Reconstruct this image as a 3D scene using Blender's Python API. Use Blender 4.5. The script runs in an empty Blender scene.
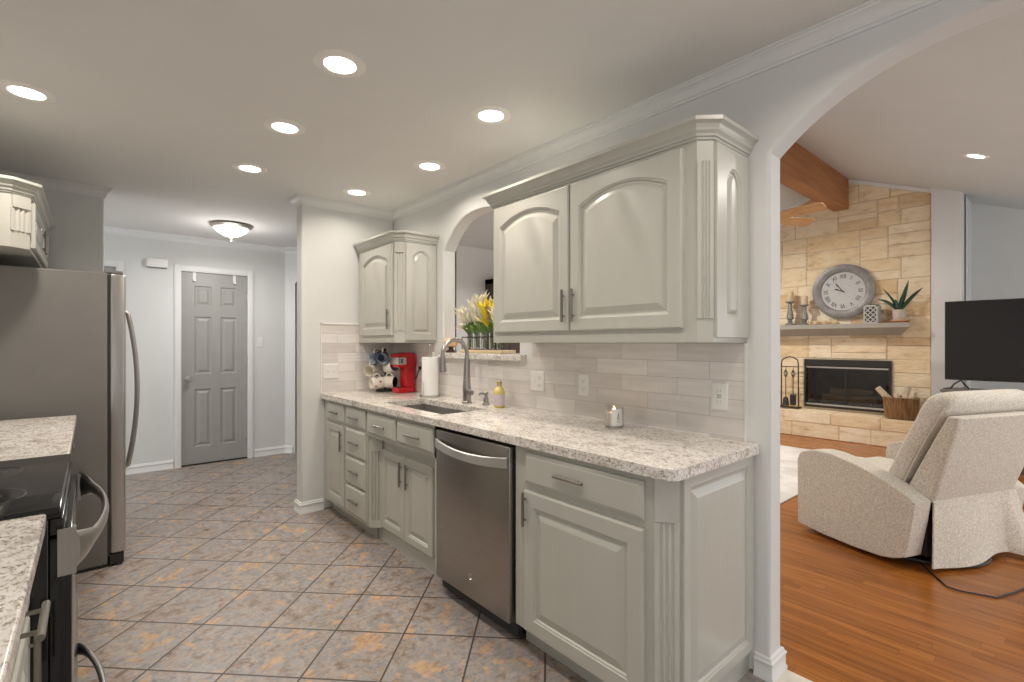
import bpy, bmesh, math, random
from mathutils import Vector, Matrix
random.seed(7)
PI = math.pi
C = bpy.context.scene.collection
SC = bpy.context.scene

# ------------------------------------------------------------------ camera, world, exposure
F_PX = 490.0
cam_d = bpy.data.cameras.new('camera')
cam = bpy.data.objects.new('camera', cam_d); C.objects.link(cam)
cam.location = (0, 0, 1.31)
cam.rotation_euler = (PI/2, 0, -math.radians(40.7))
cam_d.sensor_fit = 'HORIZONTAL'; cam_d.sensor_width = 36.0
cam_d.lens = 36.0*F_PX/1024.0
cam_d.shift_y = 2.0/1024.0
cam_d.clip_start = 0.02; cam_d.clip_end = 60
SC.camera = cam

world = bpy.data.worlds.new('World'); SC.world = world
world.use_nodes = True
wb = world.node_tree.nodes['Background']
wb.inputs[0].default_value = (0.97, 0.985, 1.0, 1)
wb.inputs[1].default_value = 2.0

SC.view_settings.view_transform = 'Standard'
SC.view_settings.look = 'None'
SC.view_settings.gamma = 1.0
SC.view_settings.use_curve_mapping = False
SC.view_settings.exposure = 0.08
SC.cycles.max_bounces = 8
SC.cycles.diffuse_bounces = 5

DOWN_W = 5.0      # watts of one kitchen downlight
LIV_W = 13.0
HALL_W = 20.0
CEIL = 2.44

# ------------------------------------------------------------------ materials
def nodes_of(name):
    m = bpy.data.materials.new(name); m.use_nodes = True
    nt = m.node_tree
    return m, nt, nt.nodes['Principled BSDF']

def N(nt, kind, **kw):
    n = nt.nodes.new(kind)
    for k, v in kw.items(): setattr(n, k, v)
    return n

def setin(n, **kw):
    for k, v in kw.items():
        n.inputs[k.replace('_', ' ')].default_value = v

def ramp(nt, fac, stops):
    r = N(nt, 'ShaderNodeValToRGB')
    els = r.color_ramp.elements
    while len(els) < len(stops): els.new(0.5)
    for e, (p, c) in zip(els, stops):
        e.position = p; e.color = (*c, 1)
    nt.links.new(fac, r.inputs[0])
    return r

def pos(nt):
    return N(nt, 'ShaderNodeNewGeometry').outputs['Position']

def bump(nt, b, height, strength=0.2, dist=0.01):
    n = N(nt, 'ShaderNodeBump'); n.inputs['Strength'].default_value = strength
    n.inputs['Distance'].default_value = dist
    nt.links.new(height, n.inputs['Height']); nt.links.new(n.outputs[0], b.inputs['Normal'])
    return n

def simple(name, col, rough=0.5, metal=0.0, var=0.06, scale=8.0, bmp=0.0, bscale=60.0, coat=0.0, stretch=None, spec=None):
    """a plain surface with a light procedural variation of tone"""
    m, nt, b = nodes_of(name)
    tc = N(nt, 'ShaderNodeTexCoord')
    src = tc.outputs['Object']
    if stretch:
        mp = N(nt, 'ShaderNodeMapping'); mp.inputs['Scale'].default_value = stretch
        nt.links.new(src, mp.inputs[0]); src = mp.outputs[0]
    nz = N(nt, 'ShaderNodeTexNoise'); setin(nz, Scale=scale, Detail=4.0)
    nt.links.new(src, nz.inputs['Vector'])
    lo = tuple(c*(1-var) for c in col); hi = tuple(min(1, c*(1+var)) for c in col)
    r = ramp(nt, nz.outputs['Fac'], [(0.3, lo), (0.7, hi)])
    nt.links.new(r.outputs[0], b.inputs['Base Color'])
    b.inputs['Roughness'].default_value = rough; b.inputs['Metallic'].default_value = metal
    if spec is not None: b.inputs['Specular IOR Level'].default_value = spec
    if coat: b.inputs['Coat Weight'].default_value = coat; b.inputs['Coat Roughness'].default_value = 0.1
    if bmp:
        n2 = N(nt, 'ShaderNodeTexNoise'); setin(n2, Scale=bscale, Detail=3.0)
        nt.links.new(src, n2.inputs['Vector'])
        bump(nt, b, n2.outputs['Fac'], bmp, 0.004)
    return m

def emissive(name, col, strength):
    m, nt, b = nodes_of(name)
    nz = N(nt, 'ShaderNodeTexNoise'); setin(nz, Scale=3.0)
    r = ramp(nt, nz.outputs['Fac'], [(0.3, tuple(c*0.98 for c in col)), (0.7, col)])
    nt.links.new(r.outputs[0], b.inputs['Emission Color'])
    nt.links.new(r.outputs[0], b.inputs['Base Color'])
    b.inputs['Emission Strength'].default_value = strength
    return m

def glass(name, col=(1, 1, 1), rough=0.0, ior=1.45):
    m, nt, b = nodes_of(name)
    nz = N(nt, 'ShaderNodeTexNoise'); setin(nz, Scale=5.0)
    r = ramp(nt, nz.outputs['Fac'], [(0.3, tuple(c*0.98 for c in col)), (0.7, col)])
    nt.links.new(r.outputs[0], b.inputs['Base Color'])
    b.inputs['Transmission Weight'].default_value = 1.0
    b.inputs['Roughness'].default_value = rough; b.inputs['IOR'].default_value = ior
    return m

def mat_tile():
    m, nt, b = nodes_of('slate_look_floor_tile')
    P = pos(nt)
    mp = N(nt, 'ShaderNodeMapping'); mp.inputs['Rotation'].default_value = (0, 0, -PI/4)
    p = 0.318
    mp.inputs['Location'].default_value = (-2.167+p*40, -0.651+p*40, 0)
    nt.links.new(P, mp.inputs[0])
    br = N(nt, 'ShaderNodeTexBrick'); br.offset = 0.0; br.squash = 1.0
    setin(br, Scale=1.0, Mortar_Size=0.0043, Mortar_Smooth=0.15, Brick_Width=p, Row_Height=p, Bias=0.0)
    br.inputs['Color1'].default_value = (0, 0, 0, 1); br.inputs['Color2'].default_value = (1, 1, 1, 1)
    nt.links.new(mp.outputs[0], br.inputs['Vector'])
    # a different piece of slate on every tile
    mpt = N(nt, 'ShaderNodeMapping'); mpt.inputs['Rotation'].default_value = (0, 0, 0.35); mpt.inputs['Scale'].default_value = (0.95, 1.15, 1)
    nt.links.new(P, mpt.inputs[0])
    n1 = N(nt, 'ShaderNodeTexNoise', noise_dimensions='4D'); setin(n1, Scale=7.5, Detail=8.0, Roughness=0.66, Distortion=0.9)
    nt.links.new(mpt.outputs[0], n1.inputs['Vector'])
    mul = N(nt, 'ShaderNodeMath', operation='MULTIPLY'); mul.inputs[1].default_value = 23.0
    nt.links.new(br.outputs['Color'], mul.inputs[0]); nt.links.new(mul.outputs[0], n1.inputs['W'])
    r1 = ramp(nt, n1.outputs['Fac'], [(0.30, (0.14, 0.105, 0.09)), (0.40, (0.31, 0.25, 0.21)), (0.46, (0.40, 0.34, 0.30)), (0.515, (0.31, 0.315, 0.33)),
                                     (0.555, (0.37, 0.335, 0.31)), (0.61, (0.54, 0.365, 0.22)), (0.70, (0.46, 0.34, 0.25))])
    n2 = N(nt, 'ShaderNodeTexNoise', noise_dimensions='4D'); setin(n2, Scale=26.0, Detail=6.0, Roughness=0.75, Distortion=0.8)
    nt.links.new(mpt.outputs[0], n2.inputs['Vector']); nt.links.new(mul.outputs[0], n2.inputs['W'])
    r2 = ramp(nt, n2.outputs['Fac'], [(0.36, (0.42, 0.38, 0.36)), (0.5, (0.82, 0.79, 0.77)), (0.65, (1.06, 1.03, 1.0))])
    mx = N(nt, 'ShaderNodeMix', data_type='RGBA', blend_type='MULTIPLY'); mx.inputs[0].default_value = 0.8
    nt.links.new(r1.outputs[0], mx.inputs[6]); nt.links.new(r2.outputs[0], mx.inputs[7])
    mg = N(nt, 'ShaderNodeMix', data_type='RGBA'); mg.inputs[7].default_value = (0.06, 0.048, 0.04, 1)
    nt.links.new(br.outputs['Fac'], mg.inputs[0]); nt.links.new(mx.outputs[2], mg.inputs[6])
    nt.links.new(mg.outputs[2], b.inputs['Base Color'])
    b.inputs['Roughness'].default_value = 0.42
    ad = N(nt, 'ShaderNodeMath', operation='SUBTRACT')
    sc = N(nt, 'ShaderNodeMath', operation='MULTIPLY'); sc.inputs[1].default_value = 0.25
    nt.links.new(n2.outputs['Fac'], sc.inputs[0]); nt.links.new(sc.outputs[0], ad.inputs[0]); nt.links.new(br.outputs['Fac'], ad.inputs[1])
    bump(nt, b, ad.outputs[0], 0.35, 0.003)
    return m

def mat_planks():
    m, nt, b = nodes_of('oak_plank_floor')
    P = pos(nt)
    sx = N(nt, 'ShaderNodeSeparateXYZ'); nt.links.new(P, sx.inputs[0])
    cb = N(nt, 'ShaderNodeCombineXYZ')
    a1 = N(nt, 'ShaderNodeMath', operation='ADD'); a1.inputs[1].default_value = 20
    nt.links.new(sx.outputs[1], a1.inputs[0])
    dv = N(nt, 'ShaderNodeMath', operation='DIVIDE'); dv.inputs[1].default_value = 0.057; nt.links.new(sx.outputs[0], dv.inputs[0])
    fl = N(nt, 'ShaderNodeMath', operation='FLOOR'); nt.links.new(dv.outputs[0], fl.inputs[0])
    wn = N(nt, 'ShaderNodeTexWhiteNoise', noise_dimensions='1D'); nt.links.new(fl.outputs[0], wn.inputs['W'])
    a3 = N(nt, 'ShaderNodeMath', operation='MULTIPLY_ADD'); a3.inputs[1].default_value = 3.7
    nt.links.new(wn.outputs['Value'], a3.inputs[0]); nt.links.new(a1.outputs[0], a3.inputs[2])
    nt.links.new(a3.outputs[0], cb.inputs[0]); nt.links.new(sx.outputs[0], cb.inputs[1])
    br = N(nt, 'ShaderNodeTexBrick'); br.offset = 0.0
    setin(br, Scale=1.0, Mortar_Size=0.0009, Mortar_Smooth=0.1, Brick_Width=0.75, Row_Height=0.057)
    br.inputs['Color1'].default_value = (0, 0, 0, 1); br.inputs['Color2'].default_value = (1, 1, 1, 1)
    nt.links.new(cb.outputs[0], br.inputs['Vector'])
    mp = N(nt, 'ShaderNodeMapping'); mp.inputs['Scale'].default_value = (26, 1.6, 1)
    nt.links.new(P, mp.inputs[0])
    nz = N(nt, 'ShaderNodeTexNoise', noise_dimensions='4D'); setin(nz, Scale=1.6, Detail=6.0, Roughness=0.6, Distortion=0.8)
    mul = N(nt, 'ShaderNodeMath', operation='MULTIPLY'); mul.inputs[1].default_value = 31.0
    nt.links.new(br.outputs['Color'], mul.inputs[0]); nt.links.new(mul.outputs[0], nz.inputs['W'])
    nt.links.new(mp.outputs[0], nz.inputs['Vector'])
    r = ramp(nt, nz.outputs['Fac'], [(0.25, (0.18, 0.056, 0.010)), (0.5, (0.315, 0.108, 0.019)), (0.75, (0.41, 0.160, 0.034))])
    r2 = ramp(nt, br.outputs['Color'], [(0.0, (0.78, 0.74, 0.70)), (1.0, (1.10, 1.10, 1.08))])
    mx = N(nt, 'ShaderNodeMix', data_type='RGBA', blend_type='MULTIPLY'); mx.inputs[0].default_value = 0.9
    nt.links.new(r.outputs[0], mx.inputs[6]); nt.links.new(r2.outputs[0], mx.inputs[7])
    mg = N(nt, 'ShaderNodeMix', data_type='RGBA'); mg.inputs[7].default_value = (0.16, 0.055, 0.014, 1)
    nt.links.new(br.outputs['Fac'], mg.inputs[0]); nt.links.new(mx.outputs[2], mg.inputs[6])
    nt.links.new(mg.outputs[2], b.inputs['Base Color'])
    b.inputs['Roughness'].default_value = 0.27
    bump(nt, b, nz.outputs['Fac'], 0.06, 0.002)
    return m

def mat_granite():
    m, nt, b = nodes_of('speckled_granite')
    P = pos(nt)
    mp = N(nt, 'ShaderNodeMapping'); mp.inputs['Scale'].default_value = (1.25, 0.8, 1.25); mp.inputs['Rotation'].default_value = (0, 0, 0.6)
    nt.links.new(P, mp.inputs[0])
    n1 = N(nt, 'ShaderNodeTexNoise'); setin(n1, Scale=13.0, Detail=6.0, Roughness=0.65, Distortion=1.0)
    n2 = N(nt, 'ShaderNodeTexNoise'); setin(n2, Scale=85.0, Detail=5.0, Roughness=0.7, Distortion=0.6)
    n3 = N(nt, 'ShaderNodeTexNoise'); setin(n3, Scale=34.0, Detail=4.0, Roughness=0.6, Distortion=1.5)
    for n in (n1, n2, n3): nt.links.new(mp.outputs[0], n.inputs['Vector'])
    r1 = ramp(nt, n1.outputs['Fac'], [(0.34, (0.50, 0.455, 0.415)), (0.46, (0.73, 0.70, 0.655)), (0.60, (0.82, 0.80, 0.765))])
    r2 = ramp(nt, n2.outputs['Fac'], [(0.36, (0.20, 0.16, 0.14)), (0.43, (0.68, 0.64, 0.60)), (0.50, (1, 1, 1))])
    r3 = ramp(nt, n3.outputs['Fac'], [(0.30, (0.42, 0.37, 0.34)), (0.38, (0.86, 0.83, 0.80)), (0.44, (1, 1, 1))])
    mx = N(nt, 'ShaderNodeMix', data_type='RGBA', blend_type='MULTIPLY'); mx.inputs[0].default_value = 0.85
    nt.links.new(r1.outputs[0], mx.inputs[6]); nt.links.new(r2.outputs[0], mx.inputs[7])
    my = N(nt, 'ShaderNodeMix', data_type='RGBA', blend_type='MULTIPLY'); my.inputs[0].default_value = 0.9
    nt.links.new(mx.outputs[2], my.inputs[6]); nt.links.new(r3.outputs[0], my.inputs[7])
    nt.links.new(my.outputs[2], b.inputs['Base Color'])
    b.inputs['Roughness'].default_value = 0.16
    return m

def mat_backsplash():
    m, nt, b = nodes_of('pale_subway_tile')
    P = pos(nt)
    sx = N(nt, 'ShaderNodeSeparateXYZ'); nt.links.new(P, sx.inputs[0])
    ad = N(nt, 'ShaderNodeMath', operation='SUBTRACT'); nt.links.new(sx.outputs[0], ad.inputs[0]); nt.links.new(sx.outputs[1], ad.inputs[1])
    cb = N(nt, 'ShaderNodeCombineXYZ')
    a1 = N(nt, 'ShaderNodeMath', operation='ADD'); a1.inputs[1].default_value = 19.93
    a2 = N(nt, 'ShaderNodeMath', operation='ADD'); a2.inputs[1].default_value = 0.0765*40-1.308
    nt.links.new(ad.outputs[0], a1.inputs[0]); nt.links.new(sx.outputs[2], a2.inputs[0])
    nt.links.new(a1.outputs[0], cb.inputs[0]); nt.links.new(a2.outputs[0], cb.inputs[1])
    br = N(nt, 'ShaderNodeTexBrick'); br.offset = 0.5
    setin(br, Scale=1.0, Mortar_Size=0.0011, Mortar_Smooth=0.1, Brick_Width=0.305, Row_Height=0.0765)
    br.inputs['Color1'].default_value = (0, 0, 0, 1); br.inputs['Color2'].default_value = (1, 1, 1, 1)
    nt.links.new(cb.outputs[0], br.inputs['Vector'])
    mp = N(nt, 'ShaderNodeMapping'); mp.inputs['Scale'].default_value = (2.2, 22, 1)
    nt.links.new(cb.outputs[0], mp.inputs[0])
    nz = N(nt, 'ShaderNodeTexNoise', noise_dimensions='4D'); setin(nz, Scale=2.0, Detail=5.0, Roughness=0.6)
    mul = N(nt, 'ShaderNodeMath', operation='MULTIPLY'); mul.inputs[1].default_value = 17.0
    nt.links.new(br.outputs['Color'], mul.inputs[0]); nt.links.new(mul.outputs[0], nz.inputs['W']); nt.links.new(mp.outputs[0], nz.inputs['Vector'])
    r = ramp(nt, nz.outputs['Fac'], [(0.3, (0.68, 0.645, 0.62)), (0.7, (0.80, 0.775, 0.755))])
    r2 = ramp(nt, br.outputs['Color'], [(0.0, (0.86, 0.845, 0.835)), (1.0, (1.06, 1.06, 1.06))])
    mx = N(nt, 'ShaderNodeMix', data_type='RGBA', blend_type='MULTIPLY'); mx.inputs[0].default_value = 1.0
    nt.links.new(r.outputs[0], mx.inputs[6]); nt.links.new(r2.outputs[0], mx.inputs[7])
    mg = N(nt, 'ShaderNodeMix', data_type='RGBA'); mg.inputs[7].default_value = (0.46, 0.44, 0.425, 1)
    nt.links.new(br.outputs['Fac'], mg.inputs[0]); nt.links.new(mx.outputs[2], mg.inputs[6])
    nt.links.new(mg.outputs[2], b.inputs['Base Color'])
    b.inputs['Roughness'].default_value = 0.25
    inv = N(nt, 'ShaderNodeMath', operation='SUBTRACT'); inv.inputs[0].default_value = 1.0
    nt.links.new(br.outputs['Fac'], inv.inputs[1]); bump(nt, b, inv.outputs[0], 0.4, 0.002)
    return m

def mat_stone():
    m, nt, b = nodes_of('cream_limestone')
    P = pos(nt)
    g = N(nt, 'ShaderNodeNewGeometry')
    r0 = ramp(nt, g.outputs['Random Per Island'], [(0.0, (0.70, 0.53, 0.33)), (0.2, (0.82, 0.70, 0.50)), (0.45, (0.86, 0.78, 0.63)), (0.65, (0.78, 0.63, 0.42)), (0.85, (0.85, 0.74, 0.55)), (1.0, (0.88, 0.82, 0.70))])
    n1 = N(nt, 'ShaderNodeTexNoise'); setin(n1, Scale=7.0, Detail=7.0, Roughness=0.65)
    n2 = N(nt, 'ShaderNodeTexNoise'); setin(n2, Scale=26.0, Detail=6.0, Roughness=0.7)
    mp = N(nt, 'ShaderNodeMapping'); mp.inputs['Scale'].default_value = (1, 0.7, 1.8); nt.links.new(P, mp.inputs[0])
    nt.links.new(mp.outputs[0], n1.inputs['Vector']); nt.links.new(mp.outputs[0], n2.inputs['Vector'])
    r1 = ramp(nt, n1.outputs['Fac'], [(0.28, (0.66, 0.50, 0.33)), (0.42, (0.95, 0.87, 0.76)), (0.55, (1.02, 0.98, 0.92)), (0.75, (1.08, 1.06, 1.02))])
    mx = N(nt, 'ShaderNodeMix', data_type='RGBA', blend_type='MULTIPLY'); mx.inputs[0].default_value = 0.9
    nt.links.new(r0.outputs[0], mx.inputs[6]); nt.links.new(r1.outputs[0], mx.inputs[7])
    nt.links.new(mx.outputs[2], b.inputs['Base Color'])
    b.inputs['Roughness'].default_value = 0.9
    s = N(nt, 'ShaderNodeMath', operation='ADD'); nt.links.new(n1.outputs['Fac'], s.inputs[0]); nt.links.new(n2.outputs['Fac'], s.inputs[1])
    bump(nt, b, s.outputs[0], 0.6, 0.02)
    return m

def mat_fabric(name, lo, hi, scale=260.0):
    m, nt, b = nodes_of(name)
    P = pos(nt)
    n1 = N(nt, 'ShaderNodeTexNoise'); setin(n1, Scale=scale, Detail=2.0)
    n2 = N(nt, 'ShaderNodeTexNoise'); setin(n2, Scale=scale*0.25, Detail=4.0)
    for n in (n1, n2): nt.links.new(P, n.inputs['Vector'])
    ad = N(nt, 'ShaderNodeMath', operation='ADD'); nt.links.new(n1.outputs['Fac'], ad.inputs[0]); nt.links.new(n2.outputs['Fac'], ad.inputs[1])
    r = ramp(nt, ad.outputs[0], [(0.0, lo), (0.42, lo), (0.5, tuple((a+c)/2 for a, c in zip(lo, hi))), (0.6, hi)])
    dv = N(nt, 'ShaderNodeMath', operation='MULTIPLY'); dv.inputs[1].default_value = 0.5
    nt.links.new(ad.outputs[0], dv.inputs[0]); nt.links.new(dv.outputs[0], r.inputs[0])
    nt.links.new(r.outputs[0], b.inputs['Base Color'])
    b.inputs['Roughness'].default_value = 0.95
    b.inputs['Sheen Weight'].default_value = 0.2
    bump(nt, b, n1.outputs['Fac'], 0.25, 0.002)
    return m

def mat_wood(name, lo, hi, stretch=(3, 3, 30), rough=0.5, knots=False):
    m, nt, b = nodes_of(name)
    P = pos(nt)
    mp = N(nt, 'ShaderNodeMapping'); mp.inputs['Scale'].default_value = stretch; nt.links.new(P, mp.inputs[0])
    nz = N(nt, 'ShaderNodeTexNoise'); setin(nz, Scale=1.0, Detail=6.0, Roughness=0.6, Distortion=0.6)
    nt.links.new(mp.outputs[0], nz.inputs['Vector'])
    r = ramp(nt, nz.outputs['Fac'], [(0.3, lo), (0.7, hi)])
    out = r.outputs[0]
    if knots:
        vo = N(nt, 'ShaderNodeTexVoronoi'); setin(vo, Scale=2.6); nt.links.new(P, vo.inputs['Vector'])
        rk = ramp(nt, vo.outputs['Distance'], [(0.05, (0.25, 0.2, 0.18)), (0.10, (1, 1, 1))])
        mx = N(nt, 'ShaderNodeMix', data_type='RGBA', blend_type='MULTIPLY'); mx.inputs[0].default_value = 0.9
        nt.links.new(out, mx.inputs[6]); nt.links.new(rk.outputs[0], mx.inputs[7]); out = mx.outputs[2]
    nt.links.new(out, b.inputs['Base Color'])
    b.inputs['Roughness'].default_value = rough
    return m

def mat_rug():
    m, nt, b = nodes_of('pale_rug_pile')
    P = pos(nt)
    n1 = N(nt, 'ShaderNodeTexNoise'); setin(n1, Scale=3.5, Detail=5.0, Distortion=0.6)
    n2 = N(nt, 'ShaderNodeTexNoise'); setin(n2, Scale=160.0, Detail=2.0)
    for n in (n1, n2): nt.links.new(P, n.inputs['Vector'])
    r = ramp(nt, n1.outputs['Fac'], [(0.35, (0.55, 0.52, 0.49)), (0.6, (0.72, 0.69, 0.65))])
    nt.links.new(r.outputs[0], b.inputs['Base Color']); b.inputs['Roughness'].default_value = 1.0
    bump(nt, b, n2.outputs['Fac'], 0.5, 0.004)
    return m

M = {}
M['wall'] = simple('painted_wall', (0.68, 0.688, 0.68), 0.75, var=0.015, scale=3, bmp=0.12, bscale=120)
M['vault'] = simple('cool_offset_vault_paint', (0.62, 0.645, 0.645), 0.85, var=0.015, scale=3, bmp=0.3, bscale=90)  # cooler colour offsets the warm bounce off the oak floor
M['ceil'] = simple('painted_ceiling', (0.76, 0.755, 0.74), 0.85, var=0.015, scale=3, bmp=0.3, bscale=90)
M['trim'] = simple('white_trim_paint', (0.74, 0.75, 0.745), 0.45, var=0.02)
M['cab'] = simple('greige_cabinet_paint', (0.50, 0.495, 0.45), 0.28, var=0.015, scale=4, bmp=0.03, bscale=40, stretch=(6, 6, 1))
M['doorgrey'] = simple('grey_door_paint', (0.335, 0.335, 0.32), 0.4, var=0.03)
M['gapshade'] = simple('painted_gap_shade', (0.03, 0.025, 0.02), 0.8)  # shade of the door gap put into the colour
M['tile'] = mat_tile(); M['plank'] = mat_planks(); M['granite'] = mat_granite(); M['splash'] = mat_backsplash(); M['stone'] = mat_stone()
M['mortar'] = simple('sandy_mortar', (0.60, 0.50, 0.37), 0.95, var=0.15, scale=20, bmp=0.3)
M['nickel'] = simple('brushed_nickel', (0.55, 0.54, 0.51), 0.3, 1.0, var=0.05, scale=30)
M['pullmetal'] = simple('satin_pull_metal', (0.30, 0.285, 0.26), 0.32, 1.0, var=0.05, scale=30)
M['sinksteel'] = simple('dark_sink_steel', (0.22, 0.215, 0.21), 0.4, 0.8, var=0.06, scale=20)
M['faucetmetal'] = simple('spot_resist_nickel', (0.40, 0.385, 0.365), 0.3, 1.0, var=0.05, scale=20)
M['steel'] = simple('brushed_stainless', (0.52, 0.505, 0.49), 0.3, 1.0, var=0.05, scale=6, stretch=(40, 40, 1))
M['brightsteel'] = simple('bright_brushed_steel', (0.72, 0.72, 0.72), 0.38, 0.9, var=0.04, scale=6)
M['steelside'] = simple('grey_appliance_side', (0.165, 0.158, 0.15), 0.45, 0.0, var=0.04, bmp=0.08, bscale=200)
M['dwsteel'] = simple('slate_stainless', (0.36, 0.335, 0.315), 0.33, 1.0, var=0.05, scale=5, stretch=(40, 1, 40))
M['gasket'] = simple('dark_gasket', (0.03, 0.03, 0.03), 0.6)
M['black'] = simple('gloss_black_enamel', (0.012, 0.012, 0.013), 0.12)
M['blackmat'] = simple('matte_black_metal', (0.02, 0.018, 0.017), 0.45)
M['cooktop'] = simple('black_glass_cooktop', (0.010, 0.010, 0.011), 0.06)
M['ringmark'] = simple('grey_burner_ring', (0.10, 0.10, 0.10), 0.25)
M['lens'] = emissive('lit_lens', (1.0, 0.95, 0.88), 9.0)
M['shade'] = emissive('lit_frosted_glass', (1.0, 0.93, 0.82), 0.9)
M['canring'] = simple('light_trim_ring', (0.88, 0.86, 0.83), 0.55)
M['plastic'] = simple('white_plastic', (0.78, 0.775, 0.75), 0.4, var=0.02)
M['slot'] = simple('socket_shadow', (0.10, 0.095, 0.09), 0.6)
M['paleslot'] = simple('grey_socket_detail', (0.42, 0.42, 0.41), 0.6)
M['red'] = simple('gloss_red_plastic', (0.55, 0.012, 0.018), 0.22, var=0.08)
M['silver'] = simple('silver_plastic', (0.6, 0.58, 0.56), 0.35, 0.6)
M['paper'] = simple('paper_towel', (0.86, 0.86, 0.85), 0.95, var=0.02, bmp=0.3, bscale=90)
M['white_glaze'] = simple('cream_glazed_ceramic', (0.82, 0.78, 0.68), 0.25, var=0.03)
M['navy_glaze'] = simple('navy_glazed_ceramic', (0.06, 0.085, 0.15), 0.25, var=0.3, scale=25)
M['blue_glaze'] = simple('pale_blue_ceramic', (0.42, 0.47, 0.55), 0.3, var=0.1, scale=20)
M['dark_glaze'] = simple('black_glazed_ceramic', (0.02, 0.015, 0.015), 0.25)
def mat_spots():
    m, nt, b = nodes_of('floral_mug_print')
    tc = N(nt, 'ShaderNodeTexCoord')
    v = N(nt, 'ShaderNodeTexVoronoi'); setin(v, Scale=34.0); nt.links.new(tc.outputs['Object'], v.inputs['Vector'])
    r = ramp(nt, v.outputs['Distance'], [(0.0, (0.35, 0.05, 0.06)), (0.26, (0.45, 0.10, 0.09)), (0.36, (0.84, 0.79, 0.70)), (1.0, (0.86, 0.82, 0.74))])
    nt.links.new(r.outputs[0], b.inputs['Base Color']); b.inputs['Roughness'].default_value = 0.25
    return m
M['floral'] = mat_spots()
M['glass'] = glass('clear_glass')
M['wax'] = simple('cream_wax', (0.88, 0.80, 0.68), 0.5, var=0.04)
M['flame'] = emissive('candle_flame', (1.0, 0.62, 0.25), 14.0)
M['soap'] = simple('yellow_soap', (0.66, 0.55, 0.17), 0.2, var=0.05)
M['soaplabel'] = simple('lilac_label', (0.60, 0.52, 0.60), 0.5, var=0.08, scale=40)
M['brass'] = simple('gold_cap', (0.55, 0.40, 0.16), 0.35, 0.8)
M['peach'] = simple('peach_glow_stone', (0.85, 0.50, 0.30), 0.6, var=0.12, scale=30, bmp=0.3)
M['board'] = mat_wood('pale_wood_board', (0.58, 0.43, 0.25), (0.74, 0.60, 0.40), (30, 3, 30))
M['petal'] = simple('ivory_petal', (0.88, 0.84, 0.70), 0.6, var=0.05)
M['petaly'] = simple('yellow_petal', (0.85, 0.68, 0.06), 0.6, var=0.1)
M['leaf'] = simple('green_leaf', (0.13, 0.24, 0.045), 0.5, var=0.3, scale=30)
M['darkleaf'] = simple('dark_green_leaf', (0.025, 0.07, 0.03), 0.45, var=0.3, scale=25)
M['beam'] = mat_wood('stained_pine_beam', (0.27, 0.10, 0.03), (0.42, 0.18, 0.06), (1.2, 10, 14), 0.5, knots=True)
M['blade'] = mat_wood('light_wood_blade', (0.46, 0.25, 0.10), (0.60, 0.36, 0.17), (6, 6, 30), 0.4)
M['mantel'] = simple('taupe_mantel_paint', (0.36, 0.345, 0.30), 0.5, var=0.04, scale=6)
M['firebrick'] = simple('sooty_firebrick', (0.06, 0.055, 0.05), 0.9, var=0.4, scale=12)
M['fireglass'] = glass('tinted_fire_glass', (0.55, 0.55, 0.53))
M['log'] = mat_wood('split_log_bark', (0.12, 0.08, 0.05), (0.35, 0.24, 0.15), (30, 4, 30), 0.9)
M['birch'] = mat_wood('pale_split_wood', (0.50, 0.38, 0.25), (0.76, 0.66, 0.52), (30, 6, 30), 0.9)
M['basket'] = mat_wood('woven_brown_reed', (0.10, 0.045, 0.018), (0.46, 0.27, 0.12), (55, 55, 7), 0.8)
M['zinc'] = simple('galvanised_grey', (0.25, 0.245, 0.24), 0.5, 0.4, var=0.22, scale=9)
M['dial'] = simple('pale_clock_dial', (0.50, 0.50, 0.495), 0.6, var=0.06, scale=30)
M['ink'] = simple('charcoal_ink', (0.045, 0.045, 0.045), 0.6)
M['pewter'] = simple('weathered_pewter', (0.25, 0.24, 0.225), 0.45, 0.4, var=0.25, scale=30)
M['candle'] = simple('tan_pillar_candle', (0.62, 0.48, 0.31), 0.6, var=0.15, scale=30)
M['bead'] = mat_wood('wooden_bead', (0.50, 0.36, 0.20), (0.70, 0.55, 0.36), (60, 60, 60), 0.6)
M['pot'] = simple('grey_clay_pot', (0.52, 0.46, 0.39), 0.8, var=0.1, scale=20)
M['bookred'] = simple('red_book_cloth', (0.22, 0.055, 0.03), 0.7, var=0.1)
M['booktan'] = simple('tan_book_cloth', (0.50, 0.30, 0.17), 0.7, var=0.1)
M['lattice'] = simple('white_lattice', (0.50, 0.49, 0.47), 0.6)
M['dark'] = simple('dark_lantern_side', (0.07, 0.07, 0.07), 0.6)
M['fabric'] = mat_fabric('oatmeal_upholstery', (0.43, 0.385, 0.315), (0.70, 0.65, 0.565), 420.0)
M['screen'] = simple('black_screen', (0.006, 0.006, 0.007), 0.22, var=0.02)
M['console'] = mat_wood('grey_brown_console', (0.10, 0.085, 0.07), (0.17, 0.145, 0.12), (4, 4, 20), 0.5)
M['hutch'] = mat_wood('dark_brown_wood', (0.035, 0.025, 0.018), (0.07, 0.05, 0.036), (4, 4, 20), 0.45)
M['hutchpanel'] = simple('grey_panel', (0.27, 0.255, 0.235), 0.5, var=0.08)
M['brownwood'] = mat_wood('brown_wood_panel', (0.10, 0.06, 0.035), (0.18, 0.11, 0.07), (4, 4, 20), 0.45)
M['rug'] = mat_rug()
M['sill'] = simple('cream_threshold_stone', (0.70, 0.65, 0.57), 0.4, var=0.06, scale=12)
M['bronze'] = simple('brushed_bronze', (0.50, 0.45, 0.40), 0.35, 0.9)
M['cord'] = simple('black_rubber', (0.015, 0.015, 0.015), 0.5)

# ------------------------------------------------------------------ mesh helpers
OFF = {}     # world offset of each parent

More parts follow.
